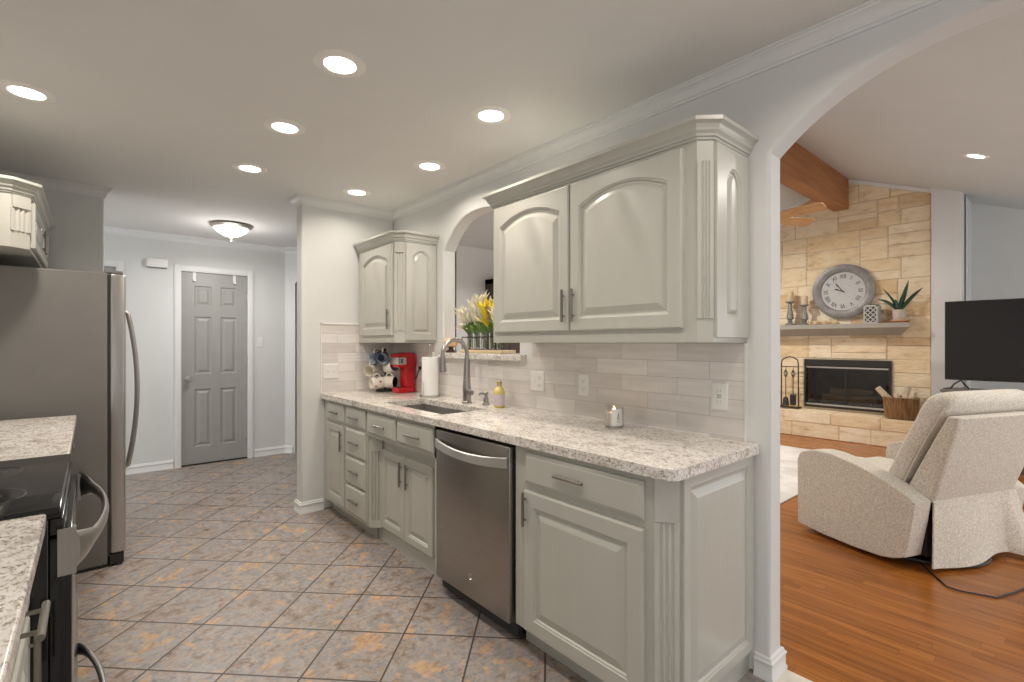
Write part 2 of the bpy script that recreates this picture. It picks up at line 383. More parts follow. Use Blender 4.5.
def finish(bm, name, mat, parent=None, loc=None, sharp=None, bevel=0.0, bangle=50, bseg=2, smooth=True):
    bmesh.ops.recalc_face_normals(bm, faces=bm.faces[:])
    off = OFF.get(parent.name, Vector((0, 0, 0))) if parent else Vector(loc) if loc is not None else Vector((0, 0, 0))
    if off.length: bmesh.ops.translate(bm, verts=bm.verts[:], vec=-off)
    me = bpy.data.meshes.new(name); bm.to_mesh(me); bm.free()
    me.materials.append(M[mat])
    if sharp is None: sharp = 16 if mat in ('cab', 'doorgrey', 'mantel') else 35
    if smooth:
        me.polygons.foreach_set('use_smooth', [True]*len(me.polygons))
        me.set_sharp_from_angle(angle=math.radians(sharp))
    o = bpy.data.objects.new(name, me); C.objects.link(o)
    if parent:
        o.parent = parent; OFF[o.name] = off
    else:
        o.location = off; OFF[o.name] = off
    if bevel:
        md = o.modifiers.new('bevel', 'BEVEL'); md.width = bevel; md.segments = bseg
        md.limit_method = 'ANGLE'; md.angle_limit = math.radians(bangle)
    return o

def tag(o, label=None, cat=None, group=None, kind=None):
    if label: o['label'] = label
    if cat: o['category'] = cat
    if group: o['group'] = group
    if kind: o['kind'] = kind
    return o

def thing(name, label, cat, loc, group=None):
    o = bpy.data.objects.new(name, None); C.objects.link(o)
    o.empty_display_size = 0.1
    o.location = loc; OFF[o.name] = Vector(loc)
    return tag(o, label, cat, group)

def struct(bm, name, mat, label, cat, **kw):
    return tag(finish(bm, name, mat, **kw), label, cat, kind='structure')

def B(): return bmesh.new()

def quad_strip(bm, la, lb, closed=True):
    n = len(la); rng = range(n) if closed else range(n-1)
    for i in rng:
        j = (i+1) % n
        try: bm.faces.new((la[i], la[j], lb[j], lb[i]))
        except ValueError: pass

def box(bm, x0, x1, y0, y1, z0, z1):
    v = [bm.verts.new(p) for p in ((x0, y0, z0), (x1, y0, z0), (x1, y1, z0), (x0, y1, z0), (x0, y0, z1), (x1, y0, z1), (x1, y1, z1), (x0, y1, z1))]
    for f in ((0, 3, 2, 1), (4, 5, 6, 7), (0, 1, 5, 4), (1, 2, 6, 5), (2, 3, 7, 6), (3, 0, 4, 7)):
        bm.faces.new([v[i] for i in f])

def obox(bm, fr, u0, u1, v0, v1, n0, n1):
    p = [fr(u, v, n) for (u, v, n) in ((u0, v0, n0), (u1, v0, n0), (u1, v1, n0), (u0, v1, n0), (u0, v0, n1), (u1, v0, n1), (u1, v1, n1), (u0, v1, n1))]
    v = [bm.verts.new(q) for q in p]
    for f in ((0, 3, 2, 1), (4, 5, 6, 7), (0, 1, 5, 4), (1, 2, 6, 5), (2, 3, 7, 6), (3, 0, 4, 7)):
        bm.faces.new([v[i] for i in f])

def rbox(bm, x0, x1, y0, y1, z0, z1, r=0.01, seg=3, mat=None):
    b2 = bmesh.new(); box(b2, x0, x1, y0, y1, z0, z1)
    bmesh.ops.bevel(b2, geom=b2.edges[:], offset=r, segments=seg, profile=0.5, affect='EDGES')
    if mat: bmesh.ops.transform(b2, matrix=mat, verts=b2.verts[:])
    me = bpy.data.meshes.new('tmp'); b2.to_mesh(me); b2.free(); bm.from_mesh(me); bpy.data.meshes.remove(me)

def frame(o, u, n, v=(0, 0, 1)):
    o, u, n, v = Vector(o), Vector(u), Vector(n), Vector(v)
    return lambda a, b, c: o+u*a+v*b+n*c

def FX(x, y, z=0): return frame((x, y, z), (0, -1, 0), (-1, 0, 0))   # front that faces the camera side of the right run
def FY(x, y, z=0): return frame((x, y, z), (1, 0, 0), (0, -1, 0))    # front that faces -Y
def FL(x, y, z=0): return frame((x, y, z), (0, 1, 0), (1, 0, 0))     # front of the left run, faces +X

def extrude(bm, loops, mp, d0, d1):
    """polygon with holes, extruded; mp(a, b, d) -> point"""
    rings = []
    for d in (d0, d1):
        es, rs = [], []
        for lp in loops:
            vs = [bm.verts.new(mp(a, b, d)) for a, b in lp]
            rs.append(vs)
            es += [bm.edges.new((vs[i], vs[(i+1) % len(vs)])) for i in range(len(vs))]
        bmesh.ops.triangle_fill(bm, use_beauty=True, use_dissolve=False, edges=es)
        rings.append(rs)
    for a, b in zip(*rings): quad_strip(bm, a, b)

XY = lambda a, b, d: (a, b, d)
YZ = lambda a, b, d: (d, a, b)
XZ = lambda a, b, d: (a, d, b)

def prism(bm, pts, z0, z1): extrude(bm, [pts], XY, z0, z1)

def lathe(bm, prof, c=(0, 0, 0), seg=24, ax='z', caps=True, mtx=None):
    rings = []
    for r, h in prof:
        ring = []
        for i in range(seg):
            a = 2*PI*i/seg
            if ax == 'z': p = Vector((r*math.cos(a), r*math.sin(a), h))
            elif ax == 'x': p = Vector((h, r*math.cos(a), r*math.sin(a)))
            else: p = Vector((r*math.cos(a), h, r*math.sin(a)))
            if mtx: p = mtx @ p
            ring.append(bm.verts.new(p+Vector(c)))
        rings.append(ring)
    for a, b in zip(rings, rings[1:]): quad_strip(bm, a, b)
    if caps:
        for r in (rings[0], rings[-1]):
            try: bm.faces.new(r)
            except ValueError: pass

def tube(bm, pts, r, seg=8, closed=False, caps=True, flat=1.0):
    pts = [Vector(p) for p in pts]; n = len(pts)
    rad = r if isinstance(r, (list, tuple)) else [r]*n
    rings = []; up = None
    for i, p in enumerate(pts):
        if closed: t = pts[(i+1) % n]-pts[i-1]
        else: t = pts[min(i+1, n-1)]-pts[max(i-1, 0)]
        t.normalize()
        if up is None:
            up = Vector((0, 0, 1)) if abs(t.z) < 0.9 else Vector((1, 0, 0))
        s = t.cross(up).normalized(); up = s.cross(t).normalized()
        rings.append([bm.verts.new(p+(s*math.cos(2*PI*k/seg)*flat+up*math.sin(2*PI*k/seg))*rad[i]) for k in range(seg)])
    for a, b in zip(rings, rings[1:]): quad_strip(bm, a, b)
    if closed: quad_strip(bm, rings[-1], rings[0])
    elif caps:
        bm.faces.new(rings[0]); bm.faces.new(rings[-1])

def sweep(bm, path, prof, side=1, closed=False):
    """profile [(out, z)] along a plan path, mitred"""
    n = len(path); P = [Vector(p) for p in path]
    rows = []
    for i in range(n):
        def nrm(a, b):
            d = (b-a).normalized(); return Vector((-d.y, d.x))*side
        if closed or 0 < i < n-1:
            n1 = nrm(P[i-1], P[i]); n2 = nrm(P[i], P[(i+1) % n]); m = (n1+n2)/(1+n1.dot(n2))
        elif i == 0: m = nrm(P[0], P[1])
        else: m = nrm(P[-2], P[-1])
        rows.append([bm.verts.new((P[i].x+m.x*o, P[i].y+m.y*o, z)) for o, z in prof])
    for a, b in zip(rows, rows[1:]): quad_strip(bm, a, b)
    if closed: quad_strip(bm, rows[-1], rows[0])
    else:
        for r in (rows[0], rows[-1]):
            try: bm.faces.new(r)
            except ValueError: pass

def ball(bm, c, r, seg=12, sz=1.0):
    prof = [(max(1e-4, r*math.sin(PI*k/seg)), -r*sz*math.cos(PI*k/seg)) for k in range(seg+1)]
    lathe(bm, prof, c, seg, caps=False)

# panels ------------------------------------------------------------------
def loop_pts(w, h, ins, rise, n=14):
    top = h-ins-rise
    pts = [(ins, ins), (w-ins, ins)]
    for k in range(n+1):
        s = k/n
        pts.append((w-ins-(w-2*ins)*s, top+rise*(1-(2*s-1)**2)))
    return pts

def panel(bm, fr, w, h, t=0.02, stile=0.058, rise=0.0, edge=0.006, base=True, field=0.034):
    spec = [(0, 0, 0), (0, t-edge, 0), (edge*0.4, t-edge*0.35, 0), (edge, t, 0)] if base else [(0, t, 0)]
    spec += [(stile-0.012, t, rise), (stile-0.010, t-0.003, rise), (stile-0.004, t-0.005, rise), (stile, t-0.0115, rise), (stile+0.007, t-0.0115, rise), (stile+field-0.003, t-0.002, rise*0.98), (stile+field, t-0.001, rise*0.98)]
    prev = None
    for ins, d, rs in spec:
        ring = [bm.verts.new(fr(a, b, d)) for a, b in loop_pts(w, h, ins, rs)]
        if prev: quad_strip(bm, prev, ring)
        prev = ring
    bm.faces.new(prev)

def slab(bm, fr, w, h, t=0.02, edge=0.014):
    prev = None
    for ins, d in ((0, 0), (0, t-0.009), (0.003, t-0.007), (edge-0.002, t-0.002), (edge, t)):
        ring = [bm.verts.new(fr(a, b, d)) for a, b in ((ins, ins), (w-ins, ins), (w-ins, h-ins), (ins, h-ins))]
        if prev: quad_strip(bm, prev, ring)
        prev = ring
    bm.faces.new(prev)

def pull(parent, fr, u, v, length=0.13, vert=False, out=0.034, n0=0.018):
    bm = B(); h = length/2
    a, b = ((u, v-h), (u, v+h)) if vert else ((u-h, v), (u+h, v))
    tube(bm, [fr(a[0], a[1], out), fr(b[0], b[1], out)], 0.0066, 10)
    for s in (-0.62, 0.62):
        uu, vv = (u, v+s*h) if vert else (u+s*h, v)
        tube(bm, [fr(uu, vv, n0), fr(uu, vv, out)], 0.0045, 8)
    return finish(bm, 'handle', 'pullmetal', parent)

def flutes(bm, fr, w, h, n=3, t=0.008, d=0.006):
    """a strip with n rounded flutes, between two plain blocks"""
    prof = [(0, 0), (0, t)]
    m = 0.012; fw = (w-2*m)/n
    for k in range(n):
        for j in range(7):
            s = j/6
            prof.append((m+fw*(k+0.1+0.8*s), t-d*math.sin(PI*s)))
    prof += [(w, t), (w, 0)]
    for v0, v1 in ((0, h),):
        r0 = [bm.verts.new(fr(a, v0, b)) for a, b in prof]; r1 = [bm.verts.new(fr(a, v1, b)) for a, b in prof]
        quad_strip(bm, r0, r1); bm.faces.new(r0); bm.faces.new(r1)

def arch_pts(y0, y1, z, rise, power, n=24):
    c = (y0+y1)/2; hw = (y1-y0)/2
    out = []
    for k in range(n+1):
        a = -math.cos(PI*k/n)
        out.append((c+hw*a, z+rise*(1-abs(a)**power)))
    return out

# ================================================================== ROOM SHELL
bm = B(); prism(bm, [(-2.6, -2.5), (2.06, -2.5), (2.06, 5.12), (3.4, 5.12), (3.4, 6.4), (-2.6, 6.4)], -0.08, 0.0)
struct(bm, 'floor', 'tile', 'diagonal slate-look tile floor of the kitchen', 'floor')
bm = B(); box(bm, 2.112, 8.7, -1.7, 5.1, -0.08, 0.0)
struct(bm, 'floor', 'plank', 'orange oak plank floor of the living room', 'floor')
bm = B(); box(bm, 2.0, 2.112, -0.79, 0.79, -0.03, 0.004)
struct(bm, 'trim_1', 'sill', 'cream stone threshold strip under the wide arch', 'threshold')
bm = B(); prism(bm, [(-2.6, -2.5), (2.05, -2.5), (2.05, 5.12), (3.4, 5.12), (3.4, 6.4), (-2.6, 6.4)], CEIL, CEIL+0.08)
struct(bm, 'ceiling', 'ceil', 'flat textured kitchen ceiling with downlights', 'ceiling')

ROOF = lambda y: 2.757+0.39*y if y < 2.19 else 3.611-0.39*(y-2.19)
bm = B()
extrude(bm, [[(-1.7, ROOF(-1.7)), (2.19, ROOF(2.19)), (5.1, ROOF(5.1)), (5.1, ROOF(5.1)+0.1), (2.19, ROOF(2.19)+0.1), (-1.7, ROOF(-1.7)+0.1)]], YZ, 2.06, 8.75)
struct(bm, 'ceiling', 'vault', 'vaulted living room ceiling sloping down from the wood beam', 'ceiling')

# the wall between kitchen and living room, with the wide arch and the pass-through
big = arch_pts(-0.79, 0.79, 2.05, 0.258, 3.0)
outer = [(-2.5, 0), (-0.79, 0)]+big+[(0.79, 0), (5.12, 0), (5.12, 3.75), (-2.5, 3.75)]
pas = [(2.26, 1.19)]+arch_pts(2.26, 3.11, 2.0, 0.22, 2.6, 20)+[(3.11, 1.19)]
bm = B(); extrude(bm, [outer, pas], YZ, 2.0, 2.11)
struct(bm, 'wall_right', 'wall', 'painted wall with wide arch and arched pass-through over the sink', 'wall', bevel=0.012, bseg=3)

bm = B(); box(bm, 1.225, 2.0, 3.9, 4.02, 0, CEIL)
struct(bm, 'wall_pantry', 'wall', 'short white wall at the end of the sink counter', 'wall', bevel=0.012, bseg=3)
bm = B(); box(bm, -0.84, 0.075, 4.67, 4.79, 0, CEIL)
struct(bm, 'wall_fridge', 'wall', 'short grey-white wall behind the refrigerator', 'wall', bevel=0.012, bseg=3)
bm = B(); box(bm, -0.84, -0.72, -0.2, 4.67, 0, CEIL)
struct(bm, 'wall_left', 'wall', 'kitchen wall behind the range and left counters', 'wall')
bm = B(); box(bm, -0.9, 2.0, -2.55, -2.45, 0, CEIL)  # unseen wall, added to cut the sky light coming from behind
struct(bm, 'wall_rear_added', 'wall', 'unseen kitchen wall added behind the camera to block light', 'wall')
bm = B()
extrude(bm, [[(-2.6, 0), (-0.62, 0), (-0.62, 2.06), (0.19, 2.06), (0.19, 0), (0.725, 0), (0.725, 2.07), (1.355, 2.07), (1.355, 0), (1.76, 0), (1.76, CEIL), (-2.6, CEIL)]], XZ, 6.2, 6.32)
struct(bm, 'wall_hall', 'wall', 'hall wall around the grey six panel door', 'wall')
# angled wall with the arched doorway
s2 = 1/math.sqrt(2)
ANG = lambda a, b, d: (1.76+(a+d)*s2, 6.2-(a-d)*s2, b)
oarch = arch_pts(0.125, 0.95, 2.02, 0.2, 2.4, 14)
bm = B(); extrude(bm, [[(0, 0), (0.125, 0)]+oarch+[(0.95, 0), (1.45, 0), (1.45, CEIL), (0, CEIL)]], ANG, 0.0, 0.12)
struct(bm, 'wall_angled', 'wall', 'angled hall wall with a narrow arched doorway', 'wall')
bm = B(); box(bm, 1.85, 3.4, 6.3, 6.4, 0, CEIL); box(bm, 3.3, 3.4, 5.0, 6.3, 0, CEIL)
struct(bm, 'wall_closet', 'brownwood', 'dark brown wall seen through the arched hall doorway', 'wall')

# living room walls
def gable(y0, y1): return [(y0, 0), (y1, 0), (y1, ROOF(y1)+0.05)]+([(2.19, ROOF(2.19)+0.05)] if y0 < 2.19 < y1 else [])+[(y0, ROOF(y0)+0.05)]
bm = B(); extrude(bm, [gable(0.93, 5.1), [(1.63, 0.385), (2.66, 0.385), (2.66, 1.074), (1.63, 1.074)]], YZ, 8.06, 8.16)
struct(bm, 'wall_fireplace', 'wall', 'gable wall carrying the stone fireplace', 'wall')
bm = B(); prism(bm, [(7.9, 0.93), (8.06, 0.93), (8.06, 1.215), (7.9, 1.215)], 0, 3.3)
extrude(bm, [[(8.06, 0), (8.7, 0), (8.7, 3.2), (8.06, 3.2)]], XZ, 0.93, 0.99)
struct(bm, 'wall_pier', 'wall', 'narrow white pier to the right of the stone fireplace', 'wall')
bm = B(); extrude(bm, [gable(-1.7, 0.99)], YZ, 8.62, 8.72)
struct(bm, 'wall_alcove', 'wall', 'recessed grey wall behind the television', 'wall')
bm = B(); box(bm, 2.11, 8.7, 5.0, 5.1, 0, 2.6)
struct(bm, 'wall_back', 'wall', 'living room wall seen through the pass-through', 'wall')
bm = B(); extrude(bm, [[(2.11, 0), (8.7, 0), (8.7, 2.2), (2.11, 2.2)], [(2.4, 0.05), (8.4, 0.05), (8.4, 2.05), (2.4, 2.05)]], XZ, -1.7, -1.6)  # unseen opening, added so that sky light enters the living room
struct(bm, 'wall_added_opening', 'wall', 'unseen living room wall with a wide opening added for daylight', 'wall')
bm = B()
for x in (2.4, 4.4, 6.35, 8.34): box(bm, x, x+0.06, -1.68, -1.62, 0.05, 2.05)
box(bm, 2.4, 8.4, -1.68, -1.62, 0.05, 0.11); box(bm, 2.4, 8.4, -1.68, -1.62, 1.99, 2.05)
struct(bm, 'added_window_1', 'trim', 'unseen white frame added in the daylight opening of the living room', 'window')

# crown, baseboards, casings
CROWN = [(0, CEIL-0.068), (0.008, CEIL-0.068), (0.009, CEIL-0.058), (0.014, CEIL-0.056), (0.015, CEIL-0.048), (0.022, CEIL-0.034), (0.038, CEIL-0.017), (0.042, CEIL-0.016), (0.044, CEIL-0.008), (0.050, CEIL-0.007), (0.050, CEIL), (0, CEIL)]
bm = B(); sweep(bm, [(2.0, -2.5), (2.0, 3.9), (1.225, 3.9), (1.225, 4.02), (2.0, 4.02)], CROWN)
struct(bm, 'trim_2', 'trim', 'white crown moulding above the sink wall and pantry wall', 'crown moulding')
bm = B(); sweep(bm, [(0.075, 4.79), (0.075, 4.67), (-0.72, 4.67), (-0.72, -0.2)], CROWN)
struct(bm, 'trim_3', 'trim', 'white crown moulding above the refrigerator wall', 'crown moulding')
bm = B(); sweep(bm, [(2.7, 5.26), (1.76, 6.2), (-2.6, 6.2)], CROWN)
struct(bm, 'trim_4', 'trim', 'white crown moulding along the hall door wall', 'crown moulding')
BASE = [(0, 0), (0.018, 0), (0.018, 0.012), (0.013, 0.020), (0.013, 0.058), (0.016, 0.062), (0.016, 0.070), (0.010, 0.074), (0.008, 0.084), (0, 0.088)]
bm = B(); sweep(bm, [(1.39, 3.9), (1.225, 3.9), (1.225, 4.02), (2.0, 4.02)], BASE[::-1])
struct(bm, 'baseboard_pantry', 'trim', 'white baseboard wrapping the short pantry wall', 'baseboard')
bm = B(); sweep(bm, [(1.83, 6.13), (1.76, 6.2), (1.425, 6.2)], BASE); sweep(bm, [(0.655, 6.2), (0.26, 6.2)], BASE)
struct(bm, 'baseboard_hall', 'trim', 'white baseboard on both sides of the hall door', 'baseboard')
bm = B(); sweep(bm, [(2.11, 4.9), (2.11, 0.79), (2.0, 0.79), (2.0, 0.845)], BASE)
struct(bm, 'baseboard_arch', 'trim', 'white baseboard around the foot of the arch jamb', 'baseboard')
bm = B(); sweep(bm, [(0.075, 4.79), (0.075, 4.67)], BASE)
struct(bm, 'baseboard_fridge', 'trim', 'white baseboard at the end of the refrigerator wall', 'baseboard')

def casing(bm, x0, x1, zt, y=6.2, w=0.06):
    for a, b in ((x0-w, x0), (x1, x1+w)):
        box(bm, a, b, y-0.018, y, 0, zt+w); box(bm, a+0.012, b-0.012, y-0.024, y-0.018, 0, zt+w-0.012)
    box(bm, x0, x1, y-0.018, y, zt, zt+w); box(bm, x0, x1, y-0.024, y-0.018, zt+0.012, zt+w-0.012)
bm = B(); casing(bm, 0.725, 1.355, 2.07)
struct(bm, 'trim_5', 'trim', 'white casing around the grey six panel door', 'door casing')
bm = B(); casing(bm, -0.62, 0.19, 2.06)
struct(bm, 'trim_6', 'trim', 'white casing of the doorway half hidden by the refrigerator', 'door casing')
bm = B(); box(bm, -0.62, 0.19, 6.21, 6.25, 0.0, 2.06)
struct(bm, 'door_2', 'doorgrey', 'grey door half hidden behind the refrigerator', 'door')

# the grey six panel door
d1 = thing('door_1', 'grey six panel interior door in the hall', 'door', (1.04, 6.205, 0)); d1['kind'] = 'structure'
bm = B(); fr = FY(0.727, 6.206, 0.014)
W, H = 0.626, 2.054
us = [0, .118, .278, .362, .522, W]; vs = [0, .18, .80, .96, 1.58, 1.695, 1.91, H]
for i in range(5):
    for j in range(7):
        u0, u1, v0, v1 = us[i], us[i+1], vs[j], vs[j+1]
        if i in (1, 3) and j in (1, 3, 5):
            prev = None
            for ins, d in ((0, 0), (0.010, -0.0115), (0.024, -0.0115), (0.044, -0.002)):
                ring = [bm.verts.new(fr(a, b, d)) for a, b in ((u0+ins, v0+ins), (u1-ins, v0+ins), (u1-ins, v1-ins), (u0+ins, v1-ins))]
                if prev: quad_strip(bm, prev, ring)
                prev = ring
            bm.faces.new(prev)
        else:
            bm.faces.new([bm.verts.new(fr(a, b, 0)) for a, b in ((u0, v0), (u1, v0), (u1, v1), (u0, v1))])
obox(bm, fr, 0, W, 0, H, -0.04, -0.012)
for a in ((0, 0.001, 0, H), (W-0.001, W, 0, H), (0, W, 0, 0.001), (0, W, H-0.001, H)): obox(bm, fr, *a, -0.04, 0)
finish(bm, 'panel', 'doorgrey', d1)
bm = B(); lathe(bm, [(0.028, 0), (0.028, -0.008), (0.012, -0.012), (0.011, -0.035), (0.024, -0.045), (0.028, -0.058), (0.022, -0.070), (0.001, -0.074)], (0.785, 6.206, 0.925), 20, 'y')
finish(bm, 'knob', 'nickel', d1)
for z in (0.28, 1.10, 1.82):
    bm = B(); tube(bm, [(1.354, 6.200, z-0.045), (1.354, 6.200, z+0.045)], 0.008, 8); box(bm, 1.336, 1.354, 6.2035, 6.206, z-0.045, z+0.045)
    finish(bm, 'hinge', 'nickel', d1)
for i, x in enumerate((0.845, 1.225)):
    bm = B(); fr = FY(x, 6.206, 0)
    obox(bm, fr, -0.014, 0.014, 2.0, 2.074, 0.0005, 0.003); obox(bm, fr, -0.014, 0.014, 2.069, 2.073, -0.03, 0.003)
    obox(bm, fr, -0.011, 0.011, 1.97, 2.0, 0.0005, 0.003); obox(bm, fr, -0.011, 0.011, 1.97, 1.975, 0.0005, 0.03); obox(bm, fr, -0.011, 0.011, 1.975, 1.99, 0.027, 0.03)
    tag(finish(bm, 'door_hook', 'plastic', loc=(x, 6.2, 1.97)), ('white hook over the top of the grey door, nearer the knob side', 'white hook over the top of the grey door, nearer the hinges')[i], 'hook')
bm = B(); box(bm, 0.725, 1.355, 6.19, 6.31, 0.0, 0.012)  # dark strip in place of the shaded gap, also keeps outside light out
struct(bm, 'trim_7', 'gapshade', 'dark strip painted as the shaded gap under the grey hall door', 'threshold')

# backsplash
bm = B()
extrude(bm, [[(0.881, 0.914), (3.9, 0.914), (3.9, 1.46), (3.22, 1.46), (3.22, 1.198), (2.13, 1.198), (2.13, 1.315), (0.881, 1.315)]], YZ, 1.992, 2.0005)
extrude(bm, [[(1.374, 0.914), (1.992, 0.914), (1.992, 1.46), (1.374, 1.46)]], XZ, 3.892, 3.9005)
struct(bm, 'trim_8', 'splash', 'pale subway tile backsplash behind the sink counter', 'backsplash')
bm = B(); sweep(bm, [(1.374, 3.9), (1.378, 3.9)], [(0, 0.914), (0.010, 0.914), (0.010, 1.466), (0, 1.466)]) if False else box(bm, 1.368, 1.376, 3.888, 3.9, 0.914, 1.466)
box(bm, 1.368, 1.68, 3.888, 3.9, 1.458, 1.466); box(bm, 1.988, 2.0, 0.873, 0.882, 0.914, 1.31)
struct(bm, 'trim_9', 'plastic', 'thin white edge strip of the tile backsplash', 'edge trim')

# ================================================================== RIGHT RUN
XF = 1.40     # face frame plane
TK = 0.09

def right_front(root, kind, y1, y0, z0, z1, x=XF, rise=0, stile=0.058):
    fr = FX(x, y1, z0); bm = B()
    if kind == 'drawer': slab(bm, fr, y1-y0, z1-z0)
    else: panel(bm, fr, y1-y0, z1-z0, stile=stile, rise=rise)
    return finish(bm, kind, 'cab', root), fr

# narrow cabinet by the pantry wall
t = thing('base_cabinet', 'narrow greige base cabinet with one drawer and one door beside the pantry wall', 'cabinet', (1.7, 3.68, 0))
bm = B(); box(bm, XF, 1.99, 3.452, 3.888, TK, 0.876); box(bm, XF+0.06, 1.99, 3.452, 3.888, 0, TK)
finish(bm, 'body', 'cab', t)
o, fr = right_front(t, 'drawer', 3.80, 3.470, 0.728, 0.852); pull(o, fr, 0.165, 0.062, 0.15)
o, fr = right_front(t, 'door', 3.80, 3.470, 0.125, 0.706); pull(o, fr, 0.295, 0.47, 0.15, True)
# drawer stack
t = thing('drawer_cabinet', 'greige base cabinet with a stack of four drawers', 'cabinet', (1.7, 3.27, 0))
bm = B(); box(bm, XF, 1.99, 3.092, 3.450, TK, 0.876); box(bm, XF+0.06, 1.99, 3.092, 3.450, 0, TK)
finish(bm, 'body', 'cab', t)
for z0, z1 in ((0.728, 0.852), (0.522, 0.708), (0.322, 0.506), (0.115, 0.306)):
    o, fr = right_front(t, 'drawer', 3.440, 3.112, z0, z1); pull(o, fr, 0.164, (z1-z0)/2, 0.15)
# sink base, doors set back
t = thing('sink_cabinet', 'greige sink cabinet with two recessed doors and a fluted post', 'cabinet', (1.7, 2.66, 0))
XR = 1.47
bm = B()
box(bm, XF, XF+0.02, 2.225, 3.090, 0.694, 0.876)                                   # drawer rail
box(bm, XF, XR+0.02, 2.225, 2.262, 0.10, 0.876)                                        # stile down to the floor
prism(bm, [(XF+0.004, 3.090), (XR+0.02, 3.090), (XR+0.02, 3.02), (XR, 3.02), (XF+0.004, 3.078)], TK, 0.694)
box(bm, XR, XR+0.02, 2.262, 3.02, 0.10, 0.70); box(bm, XR+0.004, XR+0.02, 2.225, 3.09, 0, 0.10)
box(bm, XF+0.02, XR+0.02, 2.262, 3.09, 0.694, 0.712)
box(bm, XR+0.02, 1.99, 2.225, 2.243, 0, 0.70); box(bm, XR+0.02, 1.99, 3.072, 3.09, 0, 0.70); box(bm, 1.97, 1.99, 2.243, 3.072, 0, 0.70); box(bm, XR+0.02, 1.97, 2.243, 3.072, 0.10, 0.12)
prism(bm, [(XR, 3.02), (XR-0.012, 3.02), (XR-0.05, 3.05), (XF+0.004, 3.078), (XF+0.004, 3.09), (XR, 3.09)], 0.660, 0.700)
finish(bm, 'body', 'cab', t)
dv = Vector((XR-XF-0.004, -(3.078-3.02), 0)); L = dv.length; dv.normalize()
fr = frame((XF+0.004, 3.078, TK), dv, (-dv.y*-1 if False else dv.y, -dv.x, 0))
fr = frame((XF+0.004, 3.078, TK), dv, Vector((dv.y, -dv.x, 0)))
bm = B(); obox(bm, fr, 0, L, 0, 0.045, 0, 0.014); flutes(bm, frame((XF+0.004, 3.078, TK+0.045), dv, Vector((dv.y, -dv.x, 0))), L, 0.46, 3, 0.012, 0.009)
obox(bm, fr, 0, L, 0.505, 0.585, 0, 0.013)
finish(bm, 'pilaster', 'cab', t)
for y1, y0 in ((3.085, 2.687), (2.665, 2.258)):
    o, fr = right_front(t, 'drawer', y1, y0, 0.716, 0.848); pull(o, fr, (y1-y0)/2, 0.066, 0.16)
for i, (y1, y0) in enumerate(((3.012, 2.700), (2.694, 2.372))):
    o, fr = right_front(t, 'door', y1, y0, 0.10, 0.612, x=XR); pull(o, fr, (y1-y0-0.035, 0.04)[i], 0.40, 0.15, True)
# dishwasher
t = thing('dishwasher', 'stainless dishwasher with curved handle between the greige cabinets', 'dishwasher', (1.7, 1.914, 0))
bm = B(); box(bm, XF+0.02, 1.98, 1.612, 2.218, 0.02, 0.868); box(bm, XF+0.05, 1.98, 1.612, 2.218, 0.0, 0.1)
finish(bm, 'body', 'gasket', t)
bm = B(); rbox(bm, XF-0.024, XF+0.019, 1.618, 2.212, 0.088, 0.858, 0.006)
finish(bm, 'door', 'dwsteel', t)
bm = B()
fr = FX(XF-0.024, 2.205, 0)
prev = None
for k in range(25):
    s = k/24; u = 0.578*s
    bow = 0.030*(1-(2*s-1)**2)+0.006
    zt = 0.812-0.020*(1-(2*s-1)**2); zb = zt-0.050+0.006*(1-(2*s-1)**2)
    ring = [bm.verts.new(fr(u, z, n)) for z, n in ((zb, bow-0.004), (zb+0.004, bow+0.004), (zt-0.004, bow+0.004), (zt, bow-0.004))]
    if prev: quad_strip(bm, prev, ring)
    else: bm.faces.new(ring)
    prev = ring
bm.faces.new(prev); obox(bm, fr, 0.0, 0.02, 0.768, 0.806, 0, 0.006); obox(bm, fr, 0.558, 0.578, 0.768, 0.806, 0, 0.006)
finish(bm, 'handle', 'brightsteel', t)
bm = B(); lathe(bm, [(0.017, 0.0), (0.017, -0.0015), (0.015, -0.0025), (0.0145, -0.0015), (0.001, -0.0015)], (XF-0.0242, 1.90, 0.195), 24, 'x')
tube(bm, [(XF-0.027, 1.905+0.005*math.cos(a), 0.197+0.006*math.sin(a)) for a in [0.6+0.35*k for k in range(15)]], 0.0012, 6)
tube(bm, [(XF-0.027, 1.896, 0.202), (XF-0.027, 1.896, 0.190), (XF-0.027, 1.891, 0.188)], 0.0012, 6); tube(bm, [(XF-0.027, 1.892, 0.203), (XF-0.027, 1.892, 0.190)], 0.001, 6)
finish(bm, 'badge', 'steel', t)
# end cabinet
t = thing('base_cabinet', 'greige end base cabinet with one wide drawer, one door and panelled side by the arch', 'cabinet', (1.7, 1.23, 0))
bm = B(); prism(bm, [(XF, 1.602), (XF, 0.915), (XF+0.055, 0.858), (1.999, 0.858), (1.999, 1.602)], 0.095, 0.876)
prism(bm, [(XF+0.06, 1.602), (XF+0.06, 0.97), (1.5, 0.868), (1.999, 0.868), (1.999, 1.602)], 0, 0.095)
finish(bm, 'body', 'cab', t)
o, fr = right_front(t, 'drawer', 1.530, 0.946, 0.722, 0.850); pull(o, fr, 0.26, 0.068, 0.15)
o, fr = right_front(t, 'door', 1.532, 0.944, 0.105, 0.692, stile=0.072); pull(o, fr, 0.012, 0.51, 0.14, True)
dv = Vector((0.055, -0.057, 0)); L = dv.length; dv.normalize(); nn = Vector((dv.y, -dv.x, 0))
bm = B(); fr = frame((XF, 0.915, 0.095), dv, nn)
flutes(bm, frame((XF, 0.915, 0.095), dv, nn), L, 0.63, 3, 0.008, 0.006)
obox(bm, fr, 0, L, 0.63, 0.78, 0, 0.010)
finish(bm, 'pilaster', 'cab', t, bevel=0.002)
